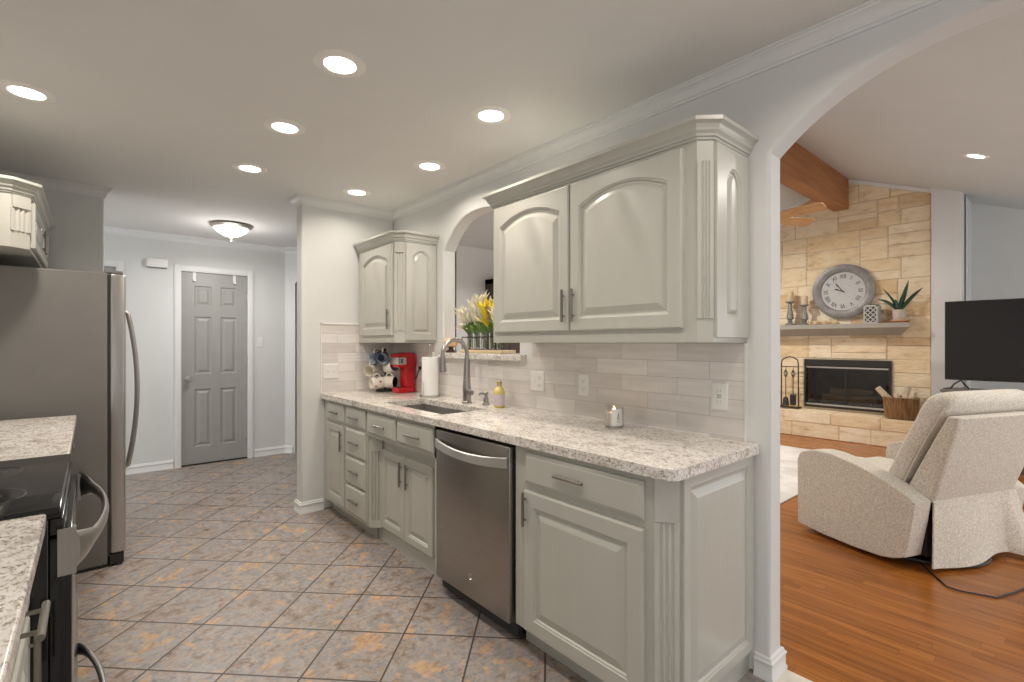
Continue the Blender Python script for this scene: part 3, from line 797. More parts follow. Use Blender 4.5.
bm = B(); panel(bm, FY(1.468, 0.858, 0.10), 0.522, 0.772, t=0.0135, stile=0.052, edge=0.003)
finish(bm, 'end_panel', 'cab', t)

# granite worktop
def rounded(x, y, r, a0, a1, n=6): return [(x+r*math.cos(a0+(a1-a0)*k/n), y+r*math.sin(a0+(a1-a0)*k/n)) for k in range(n+1)]
outer = [(1.366, 3.892), ]+rounded(1.366+0.05, 0.822+0.05, 0.05, PI, 1.5*PI)+rounded(1.975, 0.822+0.022, 0.022, 1.5*PI, 2*PI)+[(1.9915, 0.874), (1.9915, 3.8915)]
hole = [(1.480, 2.31), (1.80, 2.31), (1.80, 3.05), (1.480, 3.05)]
bm = B(); extrude(bm, [outer, hole], XY, 0.8765, 0.914)
tag(finish(bm, 'countertop', 'granite', loc=(1.68, 2.36, 0.8765), bevel=0.006, bseg=3), 'long speckled granite countertop with the sink cut into it', 'countertop')
t = thing('sink', 'rectangular stainless undermount sink in the granite counter', 'sink', (1.65, 2.675, 0.70))
bm = B()
prev = None
for ins, z in ((-0.03, 0.8762), (-0.005, 0.8762), (0.0, 0.866), (0.004, 0.74), (0.03, 0.70)):
    ring = [bm.verts.new((x, y, z)) for x, y in ((1.480+ins, 2.31+ins), (1.80-ins, 2.31+ins), (1.80-ins, 3.05-ins), (1.480+ins, 3.05-ins))]
    if prev: quad_strip(bm, prev, ring)
    prev = ring
bm.faces.new(prev)
finish(bm, 'bowl', 'sinksteel', t)
bm = B(); lathe(bm, [(0.045, 0.701), (0.045, 0.704), (0.03, 0.705), (0.028, 0.702), (0.001, 0.702)], (1.63, 2.69, 0), 24)
finish(bm, 'drain', 'nickel', t)

# faucet
t = thing('faucet', 'brushed nickel gooseneck faucet behind the sink', 'faucet', (1.89, 2.655, 0.914))
fx, fy = 1.89, 2.655
bm = B(); lathe(bm, [(0.034, 0.9145), (0.034, 0.920), (0.028, 0.925), (0.026, 0.985), (0.030, 1.0), (0.027, 1.02), (0.018, 1.20), (0.0145, 1.235)], (fx, fy, 0), 24)
finish(bm, 'body', 'faucetmetal', t)
bm = B()
arc = [(fx, fy, 1.22)]
R_ = 0.098
for k in range(17):
    a = PI*k/16*1.02; arc.append((fx-R_+R_*math.cos(a), fy-0.012*k/16, 1.232+R_*math.sin(a)))
tube(bm, arc, 0.0135, 14)
finish(bm, 'spout', 'faucetmetal', t)
bm = B(); e = Vector(arc[-1]); lathe(bm, [(0.0135, 0.01), (0.016, 0.0), (0.017, -0.03), (0.022, -0.085), (0.021, -0.10), (0.001, -0.10)], e, 18)
finish(bm, 'spray_head', 'faucetmetal', t)
bm = B(); tube(bm, [(fx, fy-0.022, 0.985), (fx, fy-0.055, 0.985)], 0.017, 14); tube(bm, [(fx, fy-0.045, 0.99), (fx-0.03, fy-0.075, 1.005), (fx-0.05, fy-0.10, 1.008)], [0.012, 0.008, 0.007], 10)
finish(bm, 'lever', 'faucetmetal', t)
t = thing('soap_dispenser', 'nickel soap pump set into the counter right of the faucet', 'soap dispenser', (1.93, 2.50, 0.914))
bm = B(); lathe(bm, [(0.024, 0.9145), (0.024, 0.922), (0.017, 0.928), (0.016, 0.958), (0.010, 0.962), (0.009, 0.975)], (1.93, 2.50, 0), 18)
finish(bm, 'body', 'faucetmetal', t)
bm = B(); lathe(bm, [(0.009, 0.974), (0.015, 0.976), (0.015, 0.992), (0.010, 0.996)], (1.93, 2.50, 0), 16); tube(bm, [(1.93, 2.50, 0.986), (1.88, 2.502, 0.988), (1.872, 2.502, 0.978)], 0.006, 8)
finish(bm, 'pump', 'faucetmetal', t)

# yellow soap bottle
t = thing('soap_bottle', 'small yellow soap bottle with lilac label on the counter', 'bottle', (1.905, 2.335, 0.914))
bm = B(); lathe(bm, [(0.028, 0.9145), (0.033, 0.918), (0.034, 1.005), (0.031, 1.022), (0.018, 1.038), (0.013, 1.044), (0.013, 1.052)], (1.905, 2.335, 0), 20)
finish(bm, 'body', 'soap', t)
bm = B(); lathe(bm, [(0.0344, 0.930), (0.0348, 0.932), (0.0348, 0.992), (0.0344, 0.994)], (1.905, 2.335, 0), 20, caps=False)
finish(bm, 'paper_label', 'soaplabel', t)
bm = B(); lathe(bm, [(0.016, 1.050), (0.016, 1.072), (0.013, 1.076), (0.001, 1.076)], (1.905, 2.335, 0), 16)
finish(bm, 'cap', 'brass', t)

# candle jar
cx, cy = 1.875, 1.440
t = thing('jar_candle', 'lit candle in a short glass jar on the granite counter', 'candle', (cx, cy, 0.914))
bm = B(); lathe(bm, [(0.040, 0.9145), (0.043, 0.918), (0.043, 1.010), (0.0405, 1.010), (0.0405, 0.922), (0.001, 0.921)], (cx, cy, 0), 28)
finish(bm, 'jar', 'glass', t)
bm = B(); lathe(bm, [(0.0385, 0.9225), (0.0395, 0.926), (0.0395, 0.982), (0.036, 0.984), (0.001, 0.983)], (cx, cy, 0), 24)
finish(bm, 'wax', 'wax', t)
bm = B(); tube(bm, [(cx, cy, 0.982), (cx+0.001, cy, 0.990)], 0.0012, 6); ball(bm, (cx+0.001, cy, 0.998), 0.004, 8, 2.0)
finish(bm, 'flame', 'flame', t)
bm = B()
a0 = math.atan2(-cy, -cx)+0.45
for s0, s1, z0, z1, nm in ((-0.75, 0.55, 0.925, 1.004, 0),):
    r0 = []; r1 = []
    for k in range(9):
        a = a0+s0+(s1-s0)*k/8; r0.append(bm.verts.new((cx+0.0437*math.cos(a), cy+0.0437*math.sin(a), z0))); r1.append(bm.verts.new((cx+0.0437*math.cos(a), cy+0.0437*math.sin(a), z1)))
    quad_strip(bm, r0, r1, False)
lb = finish(bm, 'paper_label', 'plastic', t)
bm = B()
for pts in ([(-0.10, 0.955), (0.0, 0.985)], [(0.0, 0.985), (0.10, 0.955)], [(-0.14, 0.955), (0.14, 0.955)], [(-0.2, 0.945), (0.2, 0.945)]):
    tube(bm, [(cx+0.0442*math.cos(a0+d), cy+0.0442*math.sin(a0+d), z) for d, z in pts], 0.0008, 5)
finish(bm, 'print', 'ink', lb)
lam = bpy.data.lights.new('candle_glow', 'POINT'); lam.energy = 0.12; lam.color = (1, 0.6, 0.28); lam.shadow_soft_size = 0.006
lo = bpy.data.objects.new('candle_glow', lam); C.objects.link(lo); lo.location = (cx, cy, 0.998)

# outlets and switches
def plate(y, z, gangs, label, cat, kindlist, wall='x', x=0.0, base=1.992):
    w = 0.072+0.046*(gangs-1); h = 0.115
    nm = 'outlet' if cat == 'outlet' else 'light_switch'
    if wall == 'x': fr = FX(base, y+w/2, z-h/2); loc = (base, y, z)
    else: fr = FY(x-w/2, base, z-h/2); loc = (x, base, z)
    t = thing(nm, label, cat, loc)
    bm = B(); prev = None
    for ins, d in ((0, 0.0003), (0, 0.003), (0.004, 0.006)):
        ring = [bm.verts.new(fr(a, b, d)) for a, b in ((ins, ins), (w-ins, ins), (w-ins, h-ins), (ins, h-ins))]
        if prev: quad_strip(bm, prev, ring)
        prev = ring
    bm.faces.new(prev); finish(bm, 'cover_plate', 'plastic', t)
    for g, k in enumerate(kindlist):
        u = 0.036+0.046*g
        if k == 'o':
            for vv in (0.036, 0.079):
                bm = B(); obox(bm, fr, u-0.016, u+0.016, vv-0.013, vv+0.013, 0.0055, 0.0075); s = finish(bm, 'socket', 'plastic', t, bevel=0.002)
                bm = B(); obox(bm, fr, u-0.008, u-0.006, vv-0.004, vv+0.006, 0.0073, 0.0079); obox(bm, fr, u+0.006, u+0.008, vv-0.004, vv+0.006, 0.0073, 0.0079); obox(bm, fr, u-0.002, u+0.002, vv-0.010, vv-0.006, 0.0073, 0.0079)
                finish(bm, 'slots', 'slot', s)
        elif k == 'g':   # rectangular face
            bm = B(); obox(bm, fr, u-0.0165, u+0.0165, 0.024, 0.091, 0.0055, 0.0078); s = finish(bm, 'socket', 'plastic', t, bevel=0.002)
            bm = B(); obox(bm, fr, u-0.009, u+0.009, 0.050, 0.056, 0.0076, 0.0086); obox(bm, fr, u-0.009, u+0.009, 0.059, 0.065, 0.0076, 0.0086)
            for vv in (0.035, 0.080): obox(bm, fr, u-0.007, u-0.005, vv-0.004, vv+0.005, 0.0076, 0.0081); obox(bm, fr, u+0.005, u+0.007, vv-0.004, vv+0.005, 0.0076, 0.0081)
            finish(bm, 'slots', 'paleslot', s)
        else:
            bm = B(); obox(bm, fr, u-0.005, u+0.005, 0.046, 0.069, 0.0055, 0.007); obox(bm, fr, u-0.004, u+0.004, 0.058, 0.066, 0.007, 0.016)
            finish(bm, 'toggle', 'plastic', t, bevel=0.001)
    return t
plate(2.085, 1.086, 2, 'white double outlet plate on the tile nearest the sink', 'outlet', 'so')
plate(1.728, 1.088, 1, 'white single outlet plate on the tile left of the candle', 'outlet', 'o')
plate(0.985, 1.088, 1, 'white outlet plate on the tile right of the candle, near the arch', 'outlet', 'g')
plate(0, 1.085, 2, 'cream double switch plate on the tiled pantry wall', 'switch', 'ss', 'y', 1.448, 3.892)
plate(0, 1.32, 1, 'white light switch right of the grey hall door', 'switch', 's', 'y', 1.49, 6.2)

# ---------------- upper cabinets, right
CROWN_C = [(-0.01, 2.052), (0.006, 2.052), (0.008, 2.061), (0.013, 2.062), (0.015, 2.071), (0.024, 2.080), (0.026, 2.088), (0.032, 2.098), (0.040, 2.105), (0.046, 2.108), (0.046, 2.122), (-0.01, 2.122)]
t = thing('wall_cabinet', 'large greige wall cabinet with two arched doors above the counter', 'wall cabinet', (1.84, 1.5, 1.31))
bm = B(); prism(bm, [(1.68, 2.11), (1.68, 0.917), (1.722, 0.877), (1.999, 0.877), (1.999, 2.11)], 1.312, 2.10)
finish(bm, 'body', 'cab', t, bevel=0.002)
bm = B(); sweep(bm, [(1.999, 2.11), (1.68, 2.11), (1.68, 0.917), (1.722, 0.877), (1.999, 0.877)], CROWN_C, side=-1) if False else sweep(bm, [(1.999, 0.877), (1.722, 0.877), (1.68, 0.917), (1.68, 2.11), (1.999, 2.11)], CROWN_C, side=1)
finish(bm, 'crown', 'cab', t)
for i, (y1, y0) in enumerate(((2.085, 1.536), (1.526, 0.968))):
    bm = B(); fr = FX(1.68, y1, 1.366); panel(bm, fr, y1-y0, 2.036-1.366, stile=0.066, rise=0.056)
    o = finish(bm, 'door', 'cab', t); pull(o, fr, (y1-y0-0.028, 0.022)[i], 0.115, 0.15, True)
dv = Vector((0.042, -0.040, 0)); L = dv.length; dv.normalize(); nn = Vector((dv.y, -dv.x, 0))
bm = B(); flutes(bm, frame((1.68, 0.917, 1.40), dv, nn), L, 0.575, 3, 0.006, 0.005)
finish(bm, 'pilaster', 'cab', t)
bm = B(); panel(bm, FY(1.728, 0.877, 1.33), 0.262, 0.715, t=0.0135, stile=0.085, rise=0.05, edge=0.002, field=0.022)
finish(bm, 'end_panel', 'cab', t)
# corner one
t = thing('wall_cabinet', 'small greige corner wall cabinet with one arched door above the coffee maker', 'wall cabinet', (1.84, 3.55, 1.31))
bm = B(); prism(bm, [(1.68, 3.898), (1.68, 3.268), (1.735, 3.214), (1.999, 3.214), (1.999, 3.898)], 1.312, 2.10)
finish(bm, 'body', 'cab', t, bevel=0.002)
bm = B(); sweep(bm, [(1.999, 3.214), (1.735, 3.214), (1.68, 3.268), (1.68, 3.898)], CROWN_C)
finish(bm, 'crown', 'cab', t)
bm = B(); fr = FX(1.68, 3.825, 1.366); panel(bm, fr, 0.54, 0.67, stile=0.066, rise=0.056)
o = finish(bm, 'door', 'cab', t); pull(o, fr, 0.50, 0.12, 0.15, True)
dv = Vector((0.055, -0.054, 0)); L = dv.length; dv.normalize(); nn = Vector((dv.y, -dv.x, 0))
bm = B(); flutes(bm, frame((1.68, 3.268, 1.40), dv, nn), L, 0.57, 3, 0.006, 0.005); obox(bm, frame((1.68, 3.268, 0), dv, nn), 0.006, L-0.006, 1.97, 2.045, 0, 0.012)
finish(bm, 'pilaster', 'cab', t)
bm = B(); panel(bm, FY(1.740, 3.214, 1.33), 0.254, 0.715, t=0.0135, stile=0.062, rise=0.05, edge=0.002, field=0.022)
finish(bm, 'end_panel', 'cab', t)

# ================================================================== LEFT RUN
# over-fridge cabinet
t = thing('wall_cabinet', 'deep greige wall cabinet above the refrigerator', 'wall cabinet', (-0.45, 4.0, 1.79))
bm = B(); prism(bm, [(-0.719, 3.44), (-0.300, 3.44), (-0.235, 3.505), (-0.235, 4.62), (-0.719, 4.62)], 1.785, 2.10)
finish(bm, 'body', 'cab', t, bevel=0.002)
bm = B(); sweep(bm, [(-0.719, 3.44), (-0.300, 3.44), (-0.235, 3.505), (-0.235, 4.62)], CROWN_C, side=-1)
finish(bm, 'crown', 'cab', t)
dv = Vector((0.065, 0.065, 0)); L = dv.length; dv.normalize(); nn = Vector((dv.y, -dv.x, 0))
bm = B(); obox(bm, frame((-0.300, 3.44, 0), dv, nn), 0.004, L-0.004, 1.985, 2.045, 0, 0.012); flutes(bm, frame((-0.300, 3.44, 1.87), dv, nn), L, 0.115, 3, 0.007, 0.006)
finish(bm, 'pilaster', 'cab', t)
for i, (y0, y1) in enumerate(((3.53, 4.05), (4.06, 4.58))):
    bm = B(); fr = FL(-0.235, y0, 1.80); panel(bm, fr, y1-y0, 0.235, stile=0.055)
    o = finish(bm, 'door', 'cab', t); pull(o, fr, (y1-y0-0.03, 0.03)[i], 0.11, 0.13, True)

# refrigerator
t = thing('refrigerator', 'grey and stainless refrigerator at the end of the left counter', 'refrigerator', (-0.3, 4.15, 0))
bm = B(); rbox(bm, -0.70, 0.075, 3.70, 4.61, 0.02, 1.72, 0.008); box(bm, -0.66, 0.05, 3.74, 4.57, 0.0, 0.03)
finish(bm, 'body', 'steelside', t)
bm = B(); box(bm, 0.0755, 0.086, 3.712, 4.60, 0.06, 1.71)
finish(bm, 'gasket', 'gasket', t)
for y0, y1 in ((3.702, 4.06), (4.068, 4.608)):
    bm = B(); rbox(bm, 0.086, 0.158, y0, y1, 0.075, 1.718, 0.012, 4)
    o = finish(bm, 'door', 'steel', t)
    hy = y1-0.035 if y0 < 4 else y0+0.035
    bm = B(); pts = [(0.150, hy, 1.53)]
    for k in range(21):
        s = k/20; pts.append((0.185+0.048*(1-(2*s-1)**2), hy, 1.50-0.98*s))
    pts.append((0.150, hy, 0.50))
    tube(bm, pts, [0.008]+[0.012]*21+[0.008], 10)
    finish(bm, 'handle', 'steel', o)
bm = B(); box(bm, 0.086, 0.150, 3.704, 4.606, 0.015, 0.070); lathe(bm, [(0.014, -0.012), (0.014, 0.012)], (0.13, 3.72, 0.0142), 14, 'y')
finish(bm, 'base_grille', 'blackmat', t)
for y in (3.73, 4.58):
    bm = B(); rbox(bm, 0.06, 0.145, y-0.02, y+0.02, 1.7185, 1.735, 0.004); finish(bm, 'hinge_cover', 'steelside', t)

# left base cabinets
def left_base(label, y0, y1):
    t = thing('base_cabinet', label, 'cabinet', (-0.4, (y0+y1)/2, 0))
    bm = B(); box(bm, -0.719, -0.122, y0, y1, 0.095, 0.876); box(bm, -0.719, -0.18, y0, y1, 0, 0.095)
    finish(bm, 'body', 'cab', t)
    return t
def left_fronts(t, y0, y1, hu, hl=0.15):
    bm = B(); fr = FL(-0.122, y0, 0.722); slab(bm, fr, y1-y0, 0.13); o = finish(bm, 'drawer', 'cab', t); pull(o, fr, hu, 0.075, hl, out=0.056)
    bm = B(); fr = FL(-0.122, y0, 0.125); panel(bm, fr, y1-y0, 0.58); o = finish(bm, 'door', 'cab', t); pull(o, fr, y1-y0-0.04, 0.48, 0.15, True)
t = left_base('greige base cabinet near the camera, left of the range', 0.0, 1.560)
left_fronts(t, 1.02, 1.53, 0.235); left_fronts(t, 0.48, 0.99, 0.255)
t = left_base('greige base cabinet between the range and the refrigerator', 2.335, 3.60)
left_fronts(t, 2.37, 2.95, 0.29); left_fronts(t, 2.98, 3.56, 0.29)
bm = B(); box(bm, -0.7195, -0.078, -0.1, 1.572, 0.8765, 0.914)
tag(finish(bm, 'countertop', 'granite', loc=(-0.4, 0.7, 0.8765), bevel=0.005, bseg=3), 'speckled granite countertop nearest the camera, left of the range', 'countertop')
bm = B(); box(bm, -0.7195, -0.058, 2.325, 3.605, 0.8765, 0.914)
tag(finish(bm, 'countertop', 'granite', loc=(-0.4, 2.97, 0.8765), bevel=0.005, bseg=3), 'speckled granite countertop between range and refrigerator', 'countertop')

# range
t = thing('range', 'black electric range with stainless bowed handles between the granite tops', 'range', (-0.4, 1.95, 0))
bm = B(); box(bm, -0.715, -0.075, 1.578, 2.318, 0.02, 0.895); box(bm, -0.70, -0.12, 1.60, 2.30, 0.0, 0.03)
finish(bm, 'body', 'black', t, bevel=0.002)
bm = B(); rbox(bm, -0.715, -0.052, 1.576, 2.320, 0.896, 0.922, 0.005); 
finish(bm, 'cooktop', 'cooktop', t)
for x, y, r in ((-0.24, 1.78, 0.115), (-0.24, 2.12, 0.085), (-0.52, 1.78, 0.085), (-0.52, 2.12, 0.115)):
    bm = B(); lathe(bm, [(r-0.003, 0.9221), (r-0.003, 0.9224), (r, 0.9224), (r, 0.9221)], (x, y, 0), 40, caps=False)
    lathe(bm, [(r*0.6-0.002, 0.9221), (r*0.6-0.002, 0.9224), (r*0.6, 0.9224), (r*0.6, 0.9221)], (x, y, 0), 40, caps=False)
    finish(bm, 'burner_ring', 'ringmark', t)
bm = B(); rbox(bm, -0.74+0.022, -0.655, 1.576, 2.320, 0.922, 1.10, 0.01)
bp = finish(bm, 'control_panel', 'black', t)
for y in (1.66, 1.75, 2.15, 2.24):
    bm = B(); lathe(bm, [(0.022, 0), (0.020, 0.022), (0.001, 0.024)], (-0.655, y, 1.02), 18, 'x'); finish(bm, 'knob', 'steel', bp)
bm = B(); rbox(bm, -0.0745, -0.048, 1.580, 2.316, 0.855, 0.895, 0.004); finish(bm, 'front_trim', 'black', t)
def bow(bm, y0, y1, z, x0, out, hh, zdrop=0.0):
    """stainless bow bar: flat end plates that flow into a rounded bar"""
    prev = None
    for k in range(33):
        s = k/32; q = 1-(2*s-1)**2
        x = x0+out*q**0.75; y = y0+(y1-y0)*s; zc = z-zdrop*q
        hz = hh*(1-0.55*min(1, q*2.2)); hx = 0.009
        ring = [bm.verts.new((x+hx*math.cos(a), y, zc+hz*math.sin(a))) for a in [2*PI*j/12 for j in range(12)]]
        if prev: quad_strip(bm, prev, ring)
        else: bm.faces.new(ring)
        prev = ring
    bm.faces.new(prev)
bm = B(); rbox(bm, -0.0745, -0.034, 1.580, 2.316, 0.30, 0.848, 0.004); dr = finish(bm, 'oven_door', 'black', t)
bm = B(); box(bm, -0.0595, -0.026, 1.577, 1.5805, 0.757, 0.868); box(bm, -0.034, -0.026, 1.5805, 1.60, 0.757, 0.868); box(bm, -0.034, -0.026, 2.296, 2.316, 0.757, 0.848); bow(bm, 1.585, 2.310, 0.812, -0.028, 0.062, 0.045)
finish(bm, 'handle', 'steel', dr)
bm = B(); rbox(bm, -0.0745, -0.034, 1.580, 2.316, 0.07, 0.290, 0.004); dw = finish(bm, 'drawer', 'black', t)
bm = B(); bow(bm, 1.60, 2.300, 0.235, -0.030, 0.062, 0.022); finish(bm, 'handle', 'steel', dw)

# ================================================================== COUNTER SMALL THINGS
# mug tree: a dark rack with mugs hung on its arms
mx, my = 1.842, 3.745
t = thing('mug_rack', 'black wire mug tree on the counter beside the red coffee maker', 'mug rack', (mx, my, 0.914))
bm = B(); lathe(bm, [(0.075, 0.9145), (0.075, 0.926), (0.07, 0.93), (0.001, 0.93)], (mx, my, 0), 24); finish(bm, 'base', 'blackmat', t)
bm = B(); tube(bm, [(mx, my, 0.93), (mx, my, 1.25)], 0.007, 8); ball(bm, (mx, my, 1.255), 0.011); finish(bm, 'post', 'blackmat', t)
vr = Vector((0.758, -0.652, 0)); vf = Vector((0.652, 0.758, 0))
def mug(label, cr, cf, z, open_dir, mats, hdir=(0, 0, 1)):
    """mug lying on its side; open_dir = way the mouth faces"""
    d = Vector(open_dir).normalized(); up = Vector(hdir); up = (up-d*up.dot(d)).normalized(); s = d.cross(up)
    c = Vector((mx, my, z))+vr*cr+vf*cf
    mt = Matrix((s, up, d)).transposed().to_4x4(); 
    t = thing('mug', label, 'mug', c, 'mugs on the rack')
    bm = B(); lathe(bm, [(0.001, -0.048), (0.038, -0.048), (0.0445, -0.044), (0.0465, 0.048), (0.0445, 0.050)], c, 24, mtx=mt, caps=False); finish(bm, 'cup', mats[0], t)
    bm = B(); lathe(bm, [(0.0445, 0.050), (0.0425, 0.048), (0.040, -0.038), (0.001, -0.040)], c, 24, mtx=mt, caps=False); finish(bm, 'lining', mats[1], t)
    bm = B(); pts = []
    for k in range(11):
        a = -PI/2+PI*k/10; pts.append(c+up*(0.043+0.031*math.cos(a))+d*(0.028*math.sin(a)))
    tube(bm, pts, 0.0055, 8); finish(bm, 'handle', mats[2], t)
    bm = B(); tube(bm, [Vector((mx, my, z+0.045)), c+up*0.060], 0.0035, 6); finish(bm, 'arm', 'blackmat', rack_root)
rack_root = t
cam_dir = -vf
mug('navy patterned mug at the upper left of the mug rack', -0.052, -0.045, 1.190, (-0.9, -0.2, -0.12), ('navy_glaze', 'blue_glaze', 'white_glaze'))
mug('navy mug at the top of the mug rack, pale blue inside facing out', 0.004, -0.085, 1.194, (-0.5, -0.80, -0.15), ('navy_glaze', 'blue_glaze', 'white_glaze'))
mug('cream mug at the far left of the mug rack, mouth facing out', -0.096, -0.045, 1.092, (-0.75, -0.5, -0.12), ('white_glaze', 'white_glaze', 'white_glaze'))
mug('white mug with grey inside hung low right of the navy mug', 0.060, -0.06, 1.117, (0.2, -0.9, 0.2), ('white_glaze', 'blue_glaze', 'white_glaze'), (0.7, -0.3, -0.3))
mug('cream mug with red floral print at the bottom of the rack', -0.040, -0.105, 0.990, (-0.95, 0.1, -0.05), ('floral', 'white_glaze', 'white_glaze'))
mug('white mug with black inside at the lower right of the rack', 0.052, -0.07, 0.995, (0.55, -0.75, 0.0), ('white_glaze', 'dark_glaze', 'white_glaze'))

# coffee maker (front faces the room, -X)
t = thing('coffee_maker', 'red single-serve coffee maker on the counter', 'coffee maker', (1.90, 3.54, 0.914))
y0, y1 = 3.485, 3.598
bm = B(); rbox(bm, 1.825, 1.98, y0, y1, 0.9145, 0.958, 0.010); finish(bm, 'base', 'red', t)
bm = B(); rbox(bm, 1.893, 1.98, y0+0.004, y1-0.004, 0.957, 1.15, 0.012); finish(bm, 'column', 'red', t)
bm = B(); fr = frame((0, y0-0.001, 0), (1, 0, 0), (0, 1, 0))
prof = [(1.825, 1.118), (1.98, 1.118), (1.98, 1.205), (1.972, 1.222), (1.94, 1.232), (1.88, 1.235), (1.815, 1.222), (1.815, 1.205), (1.825, 1.20)]
extrude(bm, [prof], XZ, y0-0.002, y1+0.002); finish(bm, 'head', 'red', t, bevel=0.006, bseg=3, bangle=30)
bm = B(); rbox(bm, 1.818, 1.893, y0-0.006, y1+0.006, 1.140, 1.196, 0.004)
hb = finish(bm, 'brew_band', 'silver', t)
bm = B(); box(bm, 1.826, 1.832, y0-0.0075, y1+0.0075, 1.145, 1.19); box(bm, 1.842, 1.862, y0-0.0075, y0, 1.15, 1.185); finish(bm, 'vents', 'slot', hb)
bm = B(); box(bm, 1.830, 1.888, y0+0.012, y1-0.012, 0.9575, 0.962); finish(bm, 'drip_tray', 'blackmat', t)
bm = B(); tube(bm, [(1.976, 3.49, 1.02), (1.985, 3.475, 1.05), (1.984, 3.45, 1.09), (1.986, 3.43, 1.11)], 0.004, 8); rbox(bm, 1.975, 1.9915, 3.415, 3.44, 1.10, 1.125, 0.003)
finish(bm, 'power_cord', 'cord', t)

# paper towel
px, py = 1.900, 3.135
t = thing('paper_towel_holder', 'metal paper towel holder standing on the counter', 'towel holder', (px, py, 0.914))
bm = B(); lathe(bm, [(0.080, 0.9145), (0.080, 0.922), (0.074, 0.926), (0.001, 0.926)], (px, py, 0), 28); finish(bm, 'base', 'nickel', t)
bm = B(); tube(bm, [(px, py, 0.926), (px, py, 1.285)], 0.006, 10); ball(bm, (px, py, 1.292), 0.011); finish(bm, 'post', 'nickel', t)
bm = B(); tube(bm, [(px-0.070, py-0.02, 0.926), (px-0.070, py-0.02, 1.02), (px-0.070, py-0.02, 1.03)], 0.003, 6); finish(bm, 'tension_arm', 'nickel', t)
bm = B(); lathe(bm, [(0.019, 0.9265), (0.060, 0.9265), (0.061, 0.935), (0.061, 1.200), (0.060, 1.206), (0.020, 1.206), (0.019, 1.206)], (px, py, 0), 32, caps=False); lathe(bm, [(0.019, 0.927), (0.019, 1.206)], (px, py, 0), 20, caps=False)
tag(finish(bm, 'paper_towel_roll', 'paper', loc=(px, py, 0.926)), 'white roll of paper towels on the metal holder', 'paper towel')

# pass-through ledge and what stands on it
bm = B(); extrude(bm, [[(1.955, 2.19), (2.30, 2.19), (2.30, 3.108), (1.998, 3.108), (1.998, 3.20), (1.955, 3.20)]], XY, 1.199, 1.240)
tag(finish(bm, 'ledge', 'granite', loc=(2.1, 2.7, 1.199), bevel=0.005, bseg=3), 'speckled granite ledge of the pass-through behind the faucet', 'ledge')
bm = B(); rbox(bm, 2.03, 2.16, 2.47, 2.94, 1.2405, 1.262, 0.004)
tag(finish(bm, 'wooden_board', 'board', loc=(2.1, 2.7, 1.2405)), 'pale wooden board lying under the flower rack on the ledge', 'board')
t = thing('vase_rack', 'black metal rack holding slim glass vases on the ledge', 'vase rack', (2.10, 2.73, 1.262))
bm = B()
for x in (2.06, 2.13):
    tube(bm, [(x, 2.50, 1.263), (x, 2.50, 1.352), (x, 2.955, 1.352), (x, 2.955, 1.263)], 0.0035, 6)
for y in (2.50, 2.955): tube(bm, [(2.06, y, 1.352), (2.13, y, 1.352)], 0.0035, 6)
finish(bm, 'frame', 'blackmat', t)
bm = B(); box(bm, 2.057, 2.133, 2.50, 2.955, 1.263, 1.267); finish(bm, 'foot_plate', 'blackmat', t)

def flower(bm, base, dirv, size, n=6, spread=0.55):
    d = Vector(dirv).normalized(); a = d.cross(Vector((0.3, 0.2, 1))).normalized(); b = d.cross(a)
    for k in range(n):
        an = 2*PI*k/n+random.uniform(-.2, .2); o = a*math.cos(an)+b*math.sin(an); w = d.cross(o)
        L = size*random.uniform(0.85, 1.15); rows = []
        for j, (s, wd, out) in enumerate(((0, 0.10, 0.02), (0.35, 0.24, 0.16), (0.7, 0.20, 0.42), (1.0, 0.02, 0.85))):
            c = Vector(base)+d*L*s*(1-0.12*s)+o*L*out*spread
            rows.append((bm.verts.new(c-w*L*wd*0.5), bm.verts.new(c+o*L*0.02-d*L*0.015), bm.verts.new(c+w*L*wd*0.5)))
        for r0, r1 in zip(rows, rows[1:]):
            bm.faces.new((r0[0], r0[1], r1[1], r1[0])); bm.faces.new((r0[1], r0[2], r1[2], r1[1]))
def blade_leaf(bm, base, tip, wd, sag=0.0, n=6):
    base, tip = Vector(base), Vector(tip); d = tip-base; w = d.cross(Vector((0.65, 0.76, 0))).normalized(); nn = d.cross(w).normalized()
    rows = []
    for k in range(n+1):
        s = k/n; c = base+d*s+Vector((0, 0, sag*math.sin(PI*s)*0.5-sag*s*s)); h = wd*0.5*(math.sin(PI*(0.12+0.88*s))**0.8 if s < 1 else 0.02)
        rows.append((bm.verts.new(c-w*h), bm.verts.new(c+nn*wd*0.12), bm.verts.new(c+w*h)))
    for r0, r1 in zip(rows, rows[1:]):
        bm.faces.new((r0[0], r0[1], r1[1], r1[0])); bm.faces.new((r0[1], r0[2], r1[2], r1[1]))
which = ['leftmost', 'second from left', 'third from left', 'fourth from left', 'rightmost']
